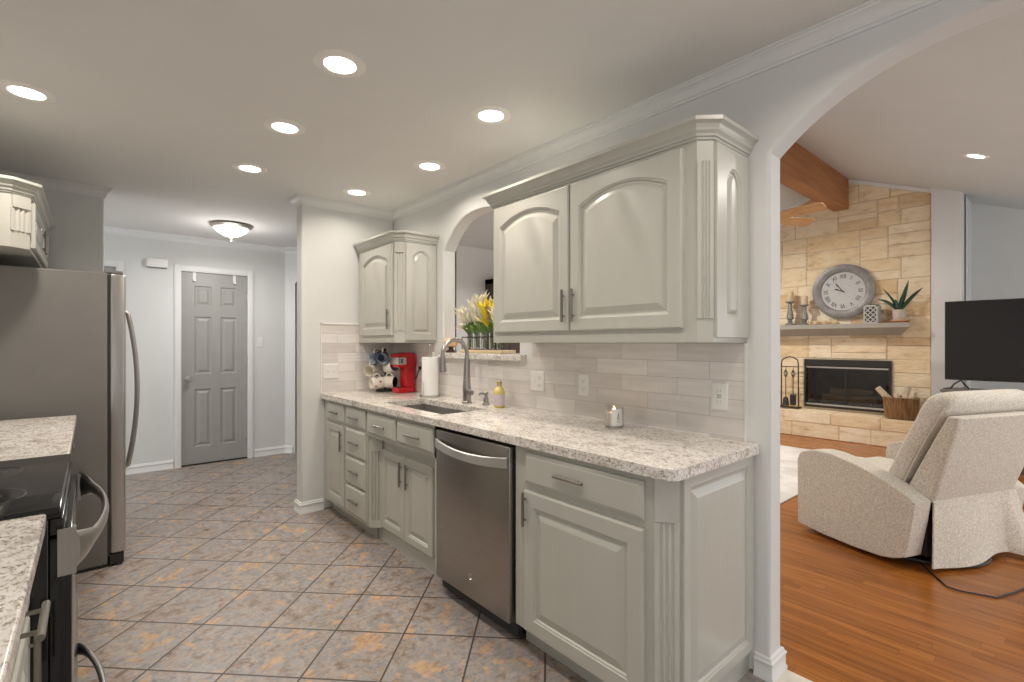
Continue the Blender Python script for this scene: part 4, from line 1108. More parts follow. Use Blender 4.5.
for i in range(5):
    y = 2.905-0.085*i; x = 2.095
    bm = B(); lathe(bm, [(0.001, 1.2675), (0.019, 1.2675), (0.021, 1.272), (0.021, 1.39), (0.0195, 1.39), (0.0195, 1.274), (0.001, 1.273)], (x, y, 0), 18, caps=False)
    tag(finish(bm, 'glass_vase', 'glass', loc=(x, y, 1.2675)), 'slim clear glass vase in the black rack, %s of the row' % which[i], 'vase', 'glass vases in the rack')
    yel = i in (3, 4)
    ft = thing('flower_bunch', '%s flower bunch in the glass vases, %s' % ('yellow' if i == 3 else 'ivory and yellow' if i == 4 else 'ivory', which[i]), 'flowers', (x, y, 1.28), 'flower bunches in the rack')
    st = B(); lf = B(); pt = B()
    for k in range(7):
        a = 2*PI*k/7+i; tip = Vector((x+random.uniform(.02, .06)*math.cos(a), y+random.uniform(.02, .04)*math.sin(a)+(0.04*max(0, math.sin(a)) if i == 0 else 0), 1.50+random.uniform(-0.04, 0.08)))
        tube(st, [(x+0.008*math.cos(a), y+0.008*math.sin(a), 1.28), (x+0.012*math.cos(a), y+0.012*math.sin(a), 1.39), tip], 0.0022, 5)
        dr_ = tip-Vector((x, y, 1.34)); flower(pt, tip-dr_*0.12, dr_, random.uniform(0.10, 0.15), 7, 0.42)
        if k % 2 == 0: flower(pt, tip-dr_*0.5, dr_+Vector((0, random.uniform(-.1, .1), -0.05)), 0.09, 6, 0.6)
    for k in range(8):
        a = 2*PI*k/8+0.4*i; blade_leaf(lf, (x, y, 1.37), (x+0.06*math.cos(a), y+0.07*math.sin(a), 1.47+random.uniform(-.03, .03)), 0.036, 0.02)
    finish(st, 'stems', 'leaf', ft); finish(lf, 'leaves', 'leaf', ft); finish(pt, 'petals', 'petaly' if yel and i == 3 else 'petal', ft)
t = thing('ornament', 'peach rounded ornament on a dark stand at the left end of the ledge', 'ornament', (2.02, 3.04, 1.24))
bm = B(); lathe(bm, [(0.040, 1.2405), (0.042, 1.25), (0.018, 1.262), (0.016, 1.275), (0.034, 1.285)], (2.02, 3.04, 0), 20); finish(bm, 'stand', 'hutch', t)
bm = B(); lathe(bm, [(0.035, 1.284), (0.050, 1.295), (0.052, 1.315), (0.040, 1.335), (0.018, 1.346), (0.001, 1.348)], (2.02, 3.04, 0), 20); finish(bm, 'dome', 'peach', t)

# living room back wall hutch
t = thing('hutch', 'tall dark wooden hutch against the living room wall beyond the pass-through', 'hutch', (4.35, 4.8, 0))
bm = B()
for x in (3.84, 4.28, 4.72): box(bm, x, x+0.06, 4.62, 4.99, 0, 2.12)
box(bm, 3.84, 4.78, 4.62, 4.99, 2.06, 2.12); box(bm, 3.84, 4.78, 4.62, 4.99, 0, 0.08); box(bm, 3.9, 4.72, 4.64, 4.99, 0.86, 0.90); finish(bm, 'case', 'hutch', t)
for x0, x1 in ((3.90, 4.28), (4.34, 4.72)):
    for z0, z1 in ((0.08, 0.86), (0.90, 2.06)):
        bm = B(); panel(bm, FY(x0+0.003, 4.66, z0+0.003), x1-x0-0.006, z1-z0-0.006, stile=0.05); finish(bm, 'door', 'hutchpanel' if z1 < 1 else 'hutch', t)

# ================================================================== CEILING LIGHTS
def downlight(loc, label, nrm=None, R=0.098):
    t = thing('recessed_light', label, 'ceiling light', loc, 'recessed downlights')
    if nrm is not None: pass
    return t
def downlight_mesh():
    bm = B(); lathe(bm, [(0.060, -0.0005), (0.0605, -0.003), (0.064, -0.007), (0.096, -0.0045), (0.102, -0.001), (0.102, 0.0)], (0, 0, 0), 40, caps=False)
    bm2 = B(); lathe(bm2, [(0.061, -0.0035), (0.04, -0.0038), (0.001, -0.0040)], (0, 0, 0), 32, caps=False)
    return bm, bm2
ring_bm, lens_bm = downlight_mesh()
lights = [((0.766, 1.959), 'recessed ceiling light nearest the camera over the middle of the kitchen'),
          ((-0.217, 3.096), 'recessed ceiling light in front of the refrigerator, alone at far left'),
          ((1.505, 1.909), 'recessed ceiling light in front of the large wall cabinet'),
          ((0.771, 2.718), 'recessed ceiling light second in the middle row'),
          ((0.781, 3.502), 'recessed ceiling light farthest in the middle row'),
          ((1.640, 2.712), 'recessed ceiling light above the sink'),
          ((1.512, 3.536), 'recessed ceiling light beside the pantry wall')]
proto = None
def area(loc, rot, size, w, col, name='can_or_fill_beam', spread=2.6):
    l = bpy.data.lights.new(name, 'AREA'); l.shape = 'DISK'; l.size = size; l.energy = w; l.color = col; l.spread = spread
    o = bpy.data.objects.new(name, l); C.objects.link(o); o.location = loc; o.rotation_euler = rot
    return o
WARM = (1.0, 0.90, 0.78)
HWARM = (1.0, 0.96, 0.91)
LWARM = (1.0, 0.93, 0.85)
for i, ((x, y), lab) in enumerate(lights):
    loc = (x, y, CEIL)
    if proto is None:
        proto = downlight((0, 0, 0), lab)
        kids = [finish(ring_bm, 'trim_ring', 'canring', proto), finish(lens_bm, 'lens', 'lens', proto)]
        proto.location = loc
    else:
        r = proto.copy(); C.objects.link(r); r.location = loc; r['label'] = lab
        for k in kids:
            c = k.copy(); C.objects.link(c); c.parent = r
    area((x, y, CEIL-0.008), (0, 0, 0), 0.12, DOWN_W*(0.6 if i == 6 else 1.5 if i == 1 else 1.0), WARM)
# living room light in the sloping ceiling
tilt = math.atan(0.39)
r = proto.copy(); C.objects.link(r); r.location = (6.05, 0.62, ROOF(0.62)-0.002); r.rotation_euler = (tilt, 0, 0)
r['label'] = 'recessed light in the sloping living room ceiling'; 
for k in kids:
    c = k.copy(); C.objects.link(c); c.parent = r
area((6.05, 0.62, ROOF(0.62)-0.02), (tilt, 0, 0), 0.12, LIV_W, LWARM)
# unseen lamps added to brighten the living room, then presumed kitchen cans
for x, y in ((4.0, -0.3), (3.6, 3.7), (6.3, 3.6)):
    a = math.copysign(tilt, 2.19-y)
    area((x, y, ROOF(y)-0.02), (a, 0, 0), 0.12, LIV_W*(3.4 if y > 3 else 1), LWARM)
for x, y in ((0.77, 0.9), (0.77, -0.4), (1.5, 0.3)):
    area((x, y, CEIL-0.008), (0, 0, 0), 0.12, DOWN_W, WARM)

# hall flush light
hx, hy = 1.02, 5.30
t = thing('flush_light', 'lit flush ceiling light with frosted glass bowl in the hall', 'ceiling light', (hx, hy, CEIL))
bm = B(); lathe(bm, [(0.14, CEIL), (0.175, CEIL-0.004), (0.182, CEIL-0.018), (0.165, CEIL-0.030), (0.150, CEIL-0.036), (0.001, CEIL-0.030)], (hx, hy, 0), 40); finish(bm, 'base_pan', 'bronze', t)
bm = B(); lathe(bm, [(0.152, CEIL-0.034), (0.150, CEIL-0.045), (0.12, CEIL-0.075), (0.065, CEIL-0.108), (0.012, CEIL-0.122), (0.001, CEIL-0.122)], (hx, hy, 0), 40); finish(bm, 'glass_bowl', 'shade', t)
bm = B(); lathe(bm, [(0.020, CEIL-0.116), (0.024, CEIL-0.128), (0.012, CEIL-0.140), (0.014, CEIL-0.150), (0.001, CEIL-0.162)], (hx, hy, 0), 16); finish(bm, 'finial', 'bronze', t)
area((hx, hy, CEIL-0.165), (0, 0, 0), 0.28, HALL_W*0.7, HWARM, 'hall_bulb', 3.1)
l = bpy.data.lights.new('hall_glow', 'POINT'); l.energy = HALL_W*0.3; l.color = HWARM; l.shadow_soft_size = 0.12
o = bpy.data.objects.new('hall_glow', l); C.objects.link(o); o.location = (hx, hy, CEIL-0.30)

# door chime
t = thing('door_chime', 'white box door chime high on the wall beside the grey door', 'door chime', (0.52, 6.2, 2.13))
bm = B(); rbox(bm, 0.43, 0.605, 6.140, 6.199, 2.085, 2.17, 0.004); finish(bm, 'cover', 'plastic', t)
bm = B(); box(bm, 0.437, 0.598, 6.1995-0.012, 6.1995, 2.080, 2.175); finish(bm, 'back_plate', 'slot', t)

# ================================================================== FIREPLACE
fp = thing('fireplace', 'cream stone fireplace wall with hearth, mantel shelf and glass-door firebox', 'fireplace', (8.0, 2.2, 0))
rs = random.Random(11)
def split(r, out, depth=0):
    y0, y1, z0, z1 = r; w, h = y1-y0, z1-z0
    if (w <= 0.74 and h <= 0.40 and (w*h < 0.085 or (w*h < 0.17 and rs.random() < 0.42))) or depth > 9 or (w < 0.34 and h < 0.28): out.append(r); return
    if w > h*(1.5+rs.random()*1.4) or h < 0.16:
        c = y0+w*rs.uniform(0.30, 0.70); split((y0, c, z0, z1), out, depth+1); split((c, y1, z0, z1), out, depth+1)
    else:
        c = z0+h*rs.uniform(0.30, 0.70); split((y0, y1, z0, c), out, depth+1); split((y0, y1, c, z1), out, depth+1)
def clip(poly, f):
    out = []
    for i, p in enumerate(poly):
        q = poly[(i+1) % len(poly)]; a, b = f(p), f(q)
        if a >= 0: out.append(p)
        if (a >= 0) != (b >= 0):
            s = a/(a-b); out.append((p[0]+(q[0]-p[0])*s, p[1]+(q[1]-p[1])*s))
    return out
def blocks(bm, rects, mp, clips=(), gap=0.004, base=0.0):
    for y0, y1, z0, z1 in rects:
        p = [(y0+gap, z0+gap), (y1-gap, z0+gap), (y1-gap, z1-gap), (y0+gap, z1-gap)]
        for f in clips: p = clip(p, f)
        if len(p) < 3: continue
        c = (sum(a for a, b in p)/len(p), sum(b for a, b in p)/len(p)); d = base+rs.uniform(0.010, 0.021)
        rings = []
        for s, dd in ((0, 0), (0.0005, d-0.006), (0.008, d)):
            ring = []
            for a, b in p:
                va, vb = c[0]-a, c[1]-b; L = math.hypot(va, vb) or 1
                ring.append(bm.verts.new(mp(a+va/L*s*1.4, b+vb/L*s*1.4, dd+(rs.uniform(-0.003, 0.003) if dd else 0))))
            rings.append(ring)
        quad_strip(bm, rings[0], rings[1]); quad_strip(bm, rings[1], rings[2]); bm.faces.new(rings[2]); bm.faces.new(rings[0])
Y0, Y1 = 1.228, 3.60
rl = []
for r in ((Y0, 1.62, 0.36, 1.09), (2.67, Y1, 0.36, 1.09), (1.62, 2.67, 0.36, 0.38), (Y0, Y1, 1.09, 3.66)):
    if r[3]-r[2] < 0.1: rl.append(r)
    else: split(r, rl)
slope1 = lambda p: ROOF(p[0])-0.035-p[1] if p[0] < 2.19 else 1
slope2 = lambda p: (2.757+0.39*p[0])-0.035-p[1]
slope3 = lambda p: (3.611-0.39*(p[0]-2.19))-0.035-p[1]
bm = B(); blocks(bm, rl, lambda a, b, d: (8.0-d, a, b), (slope2, slope3)); finish(bm, 'stone_face', 'stone', fp, smooth=False)
bm = B(); g = [(Y0, 0), (Y1, 0), (Y1, ROOF(Y1)-0.01), (2.19, ROOF(2.19)-0.01), (Y0, ROOF(Y0)-0.01)]
extrude(bm, [g, [(1.63, 0.385), (2.66, 0.385), (2.66, 1.074), (1.63, 1.074)]], YZ, 7.992, 8.055); finish(bm, 'mortar_bed', 'mortar', fp)
# hearth
rh = []; ys = Y0-0.05
while ys < 3.6:
    w = rs.uniform(0.3, 0.7); rh.append((ys, min(3.6, ys+w), 0.0, 0.20)); ys += w
ys = Y0-0.05
while ys < 3.6:
    w = rs.uniform(0.45, 0.9); rh.append((ys, min(3.6, ys+w), 0.20, 0.36)); ys += w
bm = B(); blocks(bm, rh, lambda a, b, d: (7.60-d, a, b))
blocks(bm, [(a, b, 7.60, 7.98) for a, b, z0, z1 in rh if z0 > 0.1], lambda a, b, d: (b, a, 0.335+d*0.8))
box(bm, 7.598, 7.99, Y0-0.045, 3.595, 0.0, 0.345)
finish(bm, 'hearth', 'stone', fp, smooth=False)
# mantel shelf
bm = B(); MP = [(0, 1.415), (0.07, 1.415), (0.08, 1.43), (0.10, 1.435), (0.16, 1.475), (0.21, 1.50), (0.23, 1.51), (0.235, 1.57), (0, 1.57)]
sweep(bm, [(7.985, 3.5), (7.985, 1.64)], MP, side=-1) if False else None
P_ = [bm.verts.new((7.985-o, 1.40+max(0, 0.16-o*0.68), z)) for o, z in MP]; Q_ = [bm.verts.new((7.985-o, 3.55, z)) for o, z in MP]
quad_strip(bm, P_, Q_); bm.faces.new(P_); bm.faces.new(Q_)
finish(bm, 'mantel_shelf', 'mantel', fp)
# firebox
bm = B(); FB = (1.63, 2.66, 0.385, 1.074)
for b_ in ((8.0, 8.5, 1.59, 1.63, 0.35, 1.11), (8.0, 8.5, 2.66, 2.70, 0.35, 1.11), (8.0, 8.5, 1.63, 2.66, 0.345, 0.385), (8.0, 8.5, 1.63, 2.66, 1.074, 1.11), (8.46, 8.5, 1.63, 2.66, 0.385, 1.074)): box(bm, *b_)
finish(bm, 'firebox', 'firebrick', fp)
bm = B()
box(bm, 7.955, 7.985, 1.63, 2.66, 0.985, 1.074); box(bm, 7.955, 7.985, 1.63, 1.655, 0.385, 0.985); box(bm, 7.955, 7.985, 2.635, 2.66, 0.385, 0.985); box(bm, 7.955, 7.985, 1.655, 2.635, 0.385, 0.42); box(bm, 7.958, 7.982, 2.138, 2.152, 0.42, 0.985)
dfm = finish(bm, 'door_frame', 'blackmat', fp, bevel=0.002)
for z in (0.952, 0.418):
    bm = B(); box(bm, 7.948, 7.956, 1.655, 2.635, z, z+0.022); finish(bm, 'metal_rail', 'nickel', dfm)
for y0, y1 in ((1.658, 2.138), (2.152, 2.632)):
    bm = B(); box(bm, 7.968, 7.973, y0, y1, 0.425, 0.98); finish(bm, 'glass_door', 'fireglass', dfm)
bm = B()
for y in (1.90, 2.15, 2.40): tube(bm, [(8.10, y, 0.50), (8.10, y, 0.45), (8.38, y, 0.45), (8.38, y, 0.52)], 0.008, 6); box(bm, 8.10, 8.11, y-0.006, y+0.006, 0.386, 0.45); box(bm, 8.36, 8.37, y-0.006, y+0.006, 0.386, 0.45)
finish(bm, 'grate', 'blackmat', fp)
for i, (x, z, y0, y1, r) in enumerate(((8.17, 0.512, 1.82, 2.48, 0.052), (8.30, 0.515, 1.86, 2.44, 0.055), (8.235, 0.61, 1.88, 2.40, 0.045))):
    bm = B(); tube(bm, [(x+0.004*math.sin(k*2), y0+(y1-y0)*k/6, z+0.003*math.cos(k*3)) for k in range(7)], [r*(1+0.06*math.sin(k*2.3+i)) for k in range(7)], 12)
    tag(finish(bm, 'firewood_log', 'log', loc=(x, (y0+y1)/2, z)), ('dark log at the front of the fire grate', 'dark log at the back of the fire grate', 'dark log on top of the two others in the firebox')[i], 'log', 'logs in the firebox')
bm = B()
sl = lambda y: ROOF(y)
for a, b in ((1.215, 2.10),):
    v = [bm.verts.new(p) for p in ((7.93, a, sl(a)-0.055), (7.93, b, sl(b)-0.055), (7.93, b, sl(b)-0.004), (7.93, a, sl(a)-0.004), (8.0, a, sl(a)-0.055), (8.0, b, sl(b)-0.055), (8.0, b, sl(b)-0.004), (8.0, a, sl(a)-0.004))]
    for f in ((0, 1, 2, 3), (4, 7, 6, 5), (0, 4, 5, 1), (3, 2, 6, 7), (0, 3, 7, 4), (1, 5, 6, 2)): bm.faces.new([v[i] for i in f])
v = [bm.verts.new((x, y, sl(y)-dz)) for y in (2.30, 3.6) for x, dz in ((7.93, 0.055), (8.0, 0.055), (8.0, 0.004), (7.93, 0.004))]
quad_strip(bm, v[:4], v[4:]); bm.faces.new(v[:4]); bm.faces.new(v[4:])
struct(bm, 'trim_10', 'trim', 'white sloping trim above the stone fireplace', 'trim')

# beam
bm = B(); box(bm, 2.11, 7.965, 2.105, 2.285, 3.162, 3.60)
tag(finish(bm, 'ceiling_beam', 'beam', loc=(5.0, 2.19, 3.185), bevel=0.008), 'knotty stained wood beam along the ridge of the vaulted ceiling', 'beam')

# ceiling fan
fcx, fcy, fz = 5.70, 2.33, 2.66
t = thing('ceiling_fan', 'ceiling fan with light wood blades hanging under the beam', 'ceiling fan', (fcx, fcy, 3.162))
bm = B(); lathe(bm, [(0.06, 3.1615), (0.06, 3.14), (0.02, 3.12), (0.013, 3.10), (0.013, 2.86)], (fcx, fcy, 0), 20); finish(bm, 'downrod', 'bronze', t)
bm = B(); lathe(bm, [(0.02, 2.87), (0.09, 2.85), (0.11, 2.80), (0.11, 2.74), (0.08, 2.70), (0.001, 2.69)], (fcx, fcy, 0), 28); finish(bm, 'motor', 'bronze', t)
a_first = math.atan2(1.70-fcy, 5.59-fcx)
for k in range(5):
    a = a_first+2*PI*k/5; u = Vector((math.cos(a), math.sin(a), 0)); w = Vector((-math.sin(a), math.cos(a), 0)); c0 = Vector((fcx, fcy, fz+0.03))
    bm = B(); prev = None
    for s, hw in ((0.10, 0.03), (0.18, 0.055), (0.45, 0.066), (0.60, 0.068), (0.645, 0.058), (0.66, 0.03)):
        ring = [bm.verts.new(c0+u*s+w*q*hw+Vector((0, 0, -q*hw*0.42+dz))) for q, dz in ((-1, 0), (1, 0), (1, 0.008), (-1, 0.008))]
        if prev: quad_strip(bm, prev, ring)
        else: bm.faces.new(ring)
        prev = ring
    bm.faces.new(prev); finish(bm, 'blade', 'blade', t)

# ---------------- on and above the mantel
MZ = 1.5705
ck = thing('wall_clock', 'large round galvanised wall clock with Roman numerals above the mantel', 'clock', (7.95, 2.17, 2.03))
cc = Vector((7.955, 2.17, 2.03))
bm = B(); lathe(bm, [(0.36, 0.0), (0.376, -0.012), (0.374, -0.030), (0.345, -0.040), (0.285, -0.034), (0.270, -0.024), (0.266, -0.010), (0.266, 0.0)], cc, 64, 'x', caps=False); finish(bm, 'rim', 'zinc', ck)
bm = B(); lathe(bm, [(0.268, 0.004), (0.268, -0.010), (0.001, -0.010)], cc, 64, 'x'); dial = finish(bm, 'dial', 'dial', ck)
FC = frame(cc, (0, -1, 0), (-1, 0, 0))
nums = ['XII', 'I', 'II', 'III', 'IIII', 'V', 'VI', 'VII', 'VIII', 'IX', 'X', 'XI']
dg = None
for k, s in enumerate(nums):
    a = PI/2-2*PI*k/12
    cu = bpy.data.curves.new('numeral', 'FONT'); cu.body = s; cu.size = 0.082; cu.align_x = 'CENTER'; cu.align_y = 'CENTER'; cu.extrude = 0.0012
    tmp = bpy.data.objects.new('numeral_source', cu); C.objects.link(tmp)
    dg = bpy.context.evaluated_depsgraph_get(); me = bpy.data.meshes.new_from_object(tmp.evaluated_get(dg))
    bpy.data.objects.remove(tmp); bm = B(); bm.from_mesh(me); bpy.data.meshes.remove(me)
    rot = a-PI/2
    for v in bm.verts:
        x, y = v.co.x*0.82, v.co.y; xr = x*math.cos(rot)-y*math.sin(rot); yr = x*math.sin(rot)+y*math.cos(rot)
        v.co = FC(xr+0.205*math.cos(a), yr+0.205*math.sin(a), 0.0115+v.co.z)
    finish(bm, 'numeral', 'ink', dial, smooth=False)
for nm, ang, L, w in (('hour_hand', PI-0.36, 0.11, 0.013), ('minute_hand', PI/2+0.66, 0.155, 0.010)):
    u = (math.cos(ang), math.sin(ang)); q = (-u[1], u[0]); bm = B()
    pr_ = [(-0.025, -w*0.4), (-0.025, w*0.4), (L*0.55, w*0.5), (L*0.65, w), (L, 0), (L*0.65, -w), (L*0.55, -w*0.5)]
    extrude(bm, [pr_], lambda a, b, d: FC(u[0]*a+q[0]*b, u[1]*a+q[1]*b, d), 0.014, 0.017); finish(bm, nm, 'ink', ck)

for i, (y, top, ctop, lab) in enumerate(((2.815, 1.925, 2.07, 'taller grey turned candlestick at the left of the mantel'), (2.622, 1.865, 1.99, 'shorter grey turned candlestick beside the taller one on the mantel'))):
    x = 7.85; H_ = top-MZ
    t = thing('candlestick', lab, 'candlestick', (x, y, MZ), 'candlesticks on the mantel')
    pf = [(0.075, 0), (0.077, 0.03), (0.052, 0.08), (0.026, 0.13), (0.036, 0.17), (0.024, 0.20), (0.046, 0.28), (0.044, 0.45), (0.026, 0.72), (0.030, 0.86), (0.022, 0.90), (0.058, 0.95), (0.062, 1.0)]
    bm = B(); lathe(bm, [(r, MZ+h_*H_) for r, h_ in pf], (x, y, 0), 20); finish(bm, 'stick', 'pewter', t)
    bm = B(); lathe(bm, [(0.046, top+0.0005), (0.048, top+0.01), (0.048, ctop-0.008), (0.042, ctop), (0.001, ctop-0.01)], (x, y, 0), 20)
    tag(finish(bm, 'pillar_candle', 'candle', loc=(x, y, top)), 'tan pillar candle on the %s candlestick' % ('taller', 'shorter')[i], 'candle', 'candles on the mantel')
bm = B(); rb = random.Random(5)
for k in range(46):
    s = k/45; y = 2.55-0.36*s; x = 7.83+0.03*math.sin(s*19)+rb.uniform(-.012, .012); ball(bm, (x, y, MZ+0.014+(0.022 if k % 3 == 1 else 0)), 0.017, 8)
tag(finish(bm, 'bead_garland', 'bead', loc=(7.83, 2.37, MZ)), 'string of wooden beads heaped on the mantel under the clock', 'garland')
# lattice box
t = thing('lantern', 'black box lantern with white diamond lattice on the mantel', 'lantern', (7.85, 1.81, MZ))
bm = B(); box(bm, 7.775, 7.915, 1.735, 1.885, MZ, MZ+0.235); finish(bm, 'core', 'dark', t)
bm = B()
def clipseg(u0, v0, du, dv_, w, h):
    t0, t1 = 0.0, 10.0
    for p, d, hi in ((u0, du, w), (v0, dv_, h)):
        ta, tb = (0-p)/d, (hi-p)/d
        if ta > tb: ta, tb = tb, ta
        t0, t1 = max(t0, ta), min(t1, tb)
    return (t0, t1) if t1-t0 > 0.01 else None
for fr, w in ((FX(7.775, 1.885, MZ), 0.15), (FY(7.775, 1.735, MZ), 0.14), (FL(7.915, 1.735, MZ), 0.15)):
    h = 0.235
    for k in range(-4, 6):
        for sgn in (1, -1):
            st = (k*0.06, 0) if sgn > 0 else (k*0.06+0.03, 0)
            sg = clipseg(st[0] if sgn > 0 else st[0], 0, 0.7*sgn, 0.72, w, h)
            if sg: tube(bm, [fr(st[0]+0.7*sgn*q, 0.72*q, 0.003) for q in sg], 0.0062, 6)
    obox(bm, fr, 0, w, 0, 0.014, 0, 0.008); obox(bm, fr, 0, w, h-0.014, h, 0, 0.008); obox(bm, fr, 0, 0.012, 0, h, 0, 0.008); obox(bm, fr, w-0.012, w, 0, h, 0, 0.008)
finish(bm, 'lattice', 'lattice', t)
# books and plant
bm = B(); rbox(bm, 7.79, 7.93, 1.44, 1.69, MZ, MZ+0.020, 0.002); tag(finish(bm, 'book', 'bookred', loc=(7.86, 1.56, MZ)), 'thin dark red book under the plant on the mantel', 'book', 'books on the mantel')
bm = B(); rbox(bm, 7.79, 7.93, 1.425, 1.60, MZ+0.0205, MZ+0.040, 0.002); tag(finish(bm, 'book', 'booktan', loc=(7.86, 1.51, MZ+0.0205)), 'thin tan book directly under the plant pot on the mantel', 'book', 'books on the mantel')
t = thing('potted_plant', 'spiky dark green plant in a small clay pot on the mantel', 'plant', (7.86, 1.545, MZ+0.041))
bm = B(); z0 = MZ+0.0405; lathe(bm, [(0.001, z0), (0.060, z0), (0.068, z0+0.02), (0.072, z0+0.125), (0.066, z0+0.125), (0.062, z0+0.105), (0.001, z0+0.105)], (7.86, 1.525, 0), 24, caps=False); finish(bm, 'pot', 'pot', t)
for dy, dz, wd, sg, dx in ((0.17, 0.33, 0.030, 0.04, -0.02), (0.22, 0.20, 0.045, 0.05, -0.05), (0.15, 0.14, 0.04, 0.02, -0.03), (0.08, 0.17, 0.05, 0.0, 0.03), (-0.03, 0.20, 0.055, 0, 0.0), (-0.10, 0.37, 0.060, 0.0, -0.03), (-0.24, 0.30, 0.050, 0.03, -0.02), (-0.13, 0.18, 0.05, 0.02, 0.05), (0.03, 0.14, 0.05, 0.0, -0.06)):
    bm = B(); blade_leaf(bm, (7.86, 1.525, z0+0.10), (7.86+dx, 1.525+dy, z0+0.12+dz), wd, sg, 8); finish(bm, 'leaf', 'darkleaf', t)

# log basket
bx, by, bz = 7.775, 1.49, 0.3625
t = thing('log_basket', 'round woven brown basket of split wood on the stone hearth', 'basket', (bx, by, bz))
bm = B()
lathe(bm, [(0.001, bz), (0.150, bz), (0.158, bz+0.01), (0.178, bz+0.255), (0.168, bz+0.255), (0.150, bz+0.02), (0.001, bz+0.018)], (bx, by, 0), 36, caps=False)
for k in range(44):
    a = 2*PI*k/44; tube(bm, [(bx+r_*math.cos(a+rs.uniform(-.02, .02)), by+r_*math.sin(a), z_) for r_, z_ in ((0.158, bz+0.002), (0.169, bz+0.12), (0.180, bz+0.26))], rs.uniform(0.006, 0.010), 6)
finish(bm, 'wicker', 'basket', t)
bm = B(); tube(bm, [(bx+0.176*math.cos(2*PI*k/32), by+0.176*math.sin(2*PI*k/32), bz+0.258) for k in range(32)], 0.011, 8, closed=True); finish(bm, 'rim', 'basket', t)
labs = ['pale split log leaning out of the left of the basket', 'pale split log upright at the back of the basket', 'pale split log at the right of the basket', 'short split log in the middle of the basket']
for i, (p, q, r_) in enumerate((((bx+0.02, by+0.02, bz+0.09), (bx-0.06, by+0.23, bz+0.37), 0.036), ((bx+0.06, by-0.01, bz+0.06), (bx+0.08, by-0.055, bz+0.40), 0.040), ((bx-0.02, by-0.055, bz+0.06), (bx-0.05, by-0.145, bz+0.35), 0.036), ((bx-0.09, by+0.01, bz+0.07), (bx-0.085, by+0.03, bz+0.31), 0.032))):
    bm = B(); tube(bm, [p, [(a+b)/2 for a, b in zip(p, q)], q], [r_, r_*1.06, r_*0.97], 7)
    tag(finish(bm, 'firewood_log', 'birch', loc=p, sharp=20), labs[i], 'log', 'logs in the basket')

# fireplace tools
tx, ty, tz = 7.80, 2.80, 0.3625
t = thing('tool_stand', 'black iron fireplace tool stand on the hearth', 'tool stand', (tx, ty, tz))
bm = B(); box(bm, tx-0.06, tx+0.06, ty-0.125, ty+0.125, tz, tz+0.012)
for y in (ty-0.125, ty+0.125): box(bm, tx-0.07, tx+0.07, y-0.01, y+0.01, tz, tz+0.02)
finish(bm, 'base', 'blackmat', t)
bm = B(); tube(bm, [(tx, ty-0.115, tz+0.01)]+[(tx, ty-0.115, tz+0.64), (tx, ty-0.105, tz+0.70), (tx, ty-0.05, tz+0.735), (tx, ty, tz+0.745), (tx, ty+0.05, tz+0.735), (tx, ty+0.105, tz+0.70), (tx, ty+0.115, tz+0.64)]+[(tx, ty+0.115, tz+0.01)], 0.009, 8); finish(bm, 'arch_frame', 'blackmat', t)
bm = B(); tube(bm, [(tx, ty-0.115, tz+0.60), (tx, ty+0.115, tz+0.60)], 0.007, 8); finish(bm, 'crossbar', 'blackmat', t)
def diamond(bm, x, y, z, s=0.06):
    for sg in (-1, 1): tube(bm, [(x, y, z+s), (x, y+sg*0.028, z), (x, y, z-s)], 0.005, 6); tube(bm, [(x, y, z+s), (x+sg*0.028, y, z), (x, y, z-s)], 0.005, 6)
t = thing('fire_shovel', 'black iron fire shovel hanging on the tool stand, right side', 'fireplace tool', (tx-0.03, ty-0.055, tz), 'fireplace tools')
bm = B(); diamond(bm, tx-0.03, ty-0.055, tz+0.50); tube(bm, [(tx-0.03, ty-0.055, tz+0.56), (tx-0.012, ty-0.055, tz+0.585), (tx-0.014, ty-0.055, tz+0.60)], 0.004, 6); tube(bm, [(tx-0.03, ty-0.055, tz+0.44), (tx-0.03, ty-0.055, tz+0.19)], 0.006, 6); finish(bm, 'shaft', 'blackmat', t)
bm = B(); rbox(bm, tx-0.045, tx-0.02, ty-0.095, ty-0.015, tz+0.04, tz+0.20, 0.008); finish(bm, 'pan', 'blackmat', t)
t = thing('fire_brush', 'black iron hearth brush hanging on the tool stand, left side', 'fireplace tool', (tx-0.03, ty+0.045, tz), 'fireplace tools')
bm = B(); diamond(bm, tx-0.03, ty+0.045, tz+0.50); tube(bm, [(tx-0.03, ty+0.045, tz+0.56), (tx-0.012, ty+0.045, tz+0.585), (tx-0.014, ty+0.045, tz+0.60)], 0.004, 6); tube(bm, [(tx-0.03, ty+0.045, tz+0.44), (tx-0.03, ty+0.045, tz+0.15)], 0.006, 6); finish(bm, 'shaft', 'blackmat', t)
bm = B(); lathe(bm, [(0.012, tz+0.16), (0.035, tz+0.13), (0.045, tz+0.03), (0.001, tz+0.03)], (tx-0.03, ty+0.045, 0), 14); finish(bm, 'bristles', 'blackmat', t)

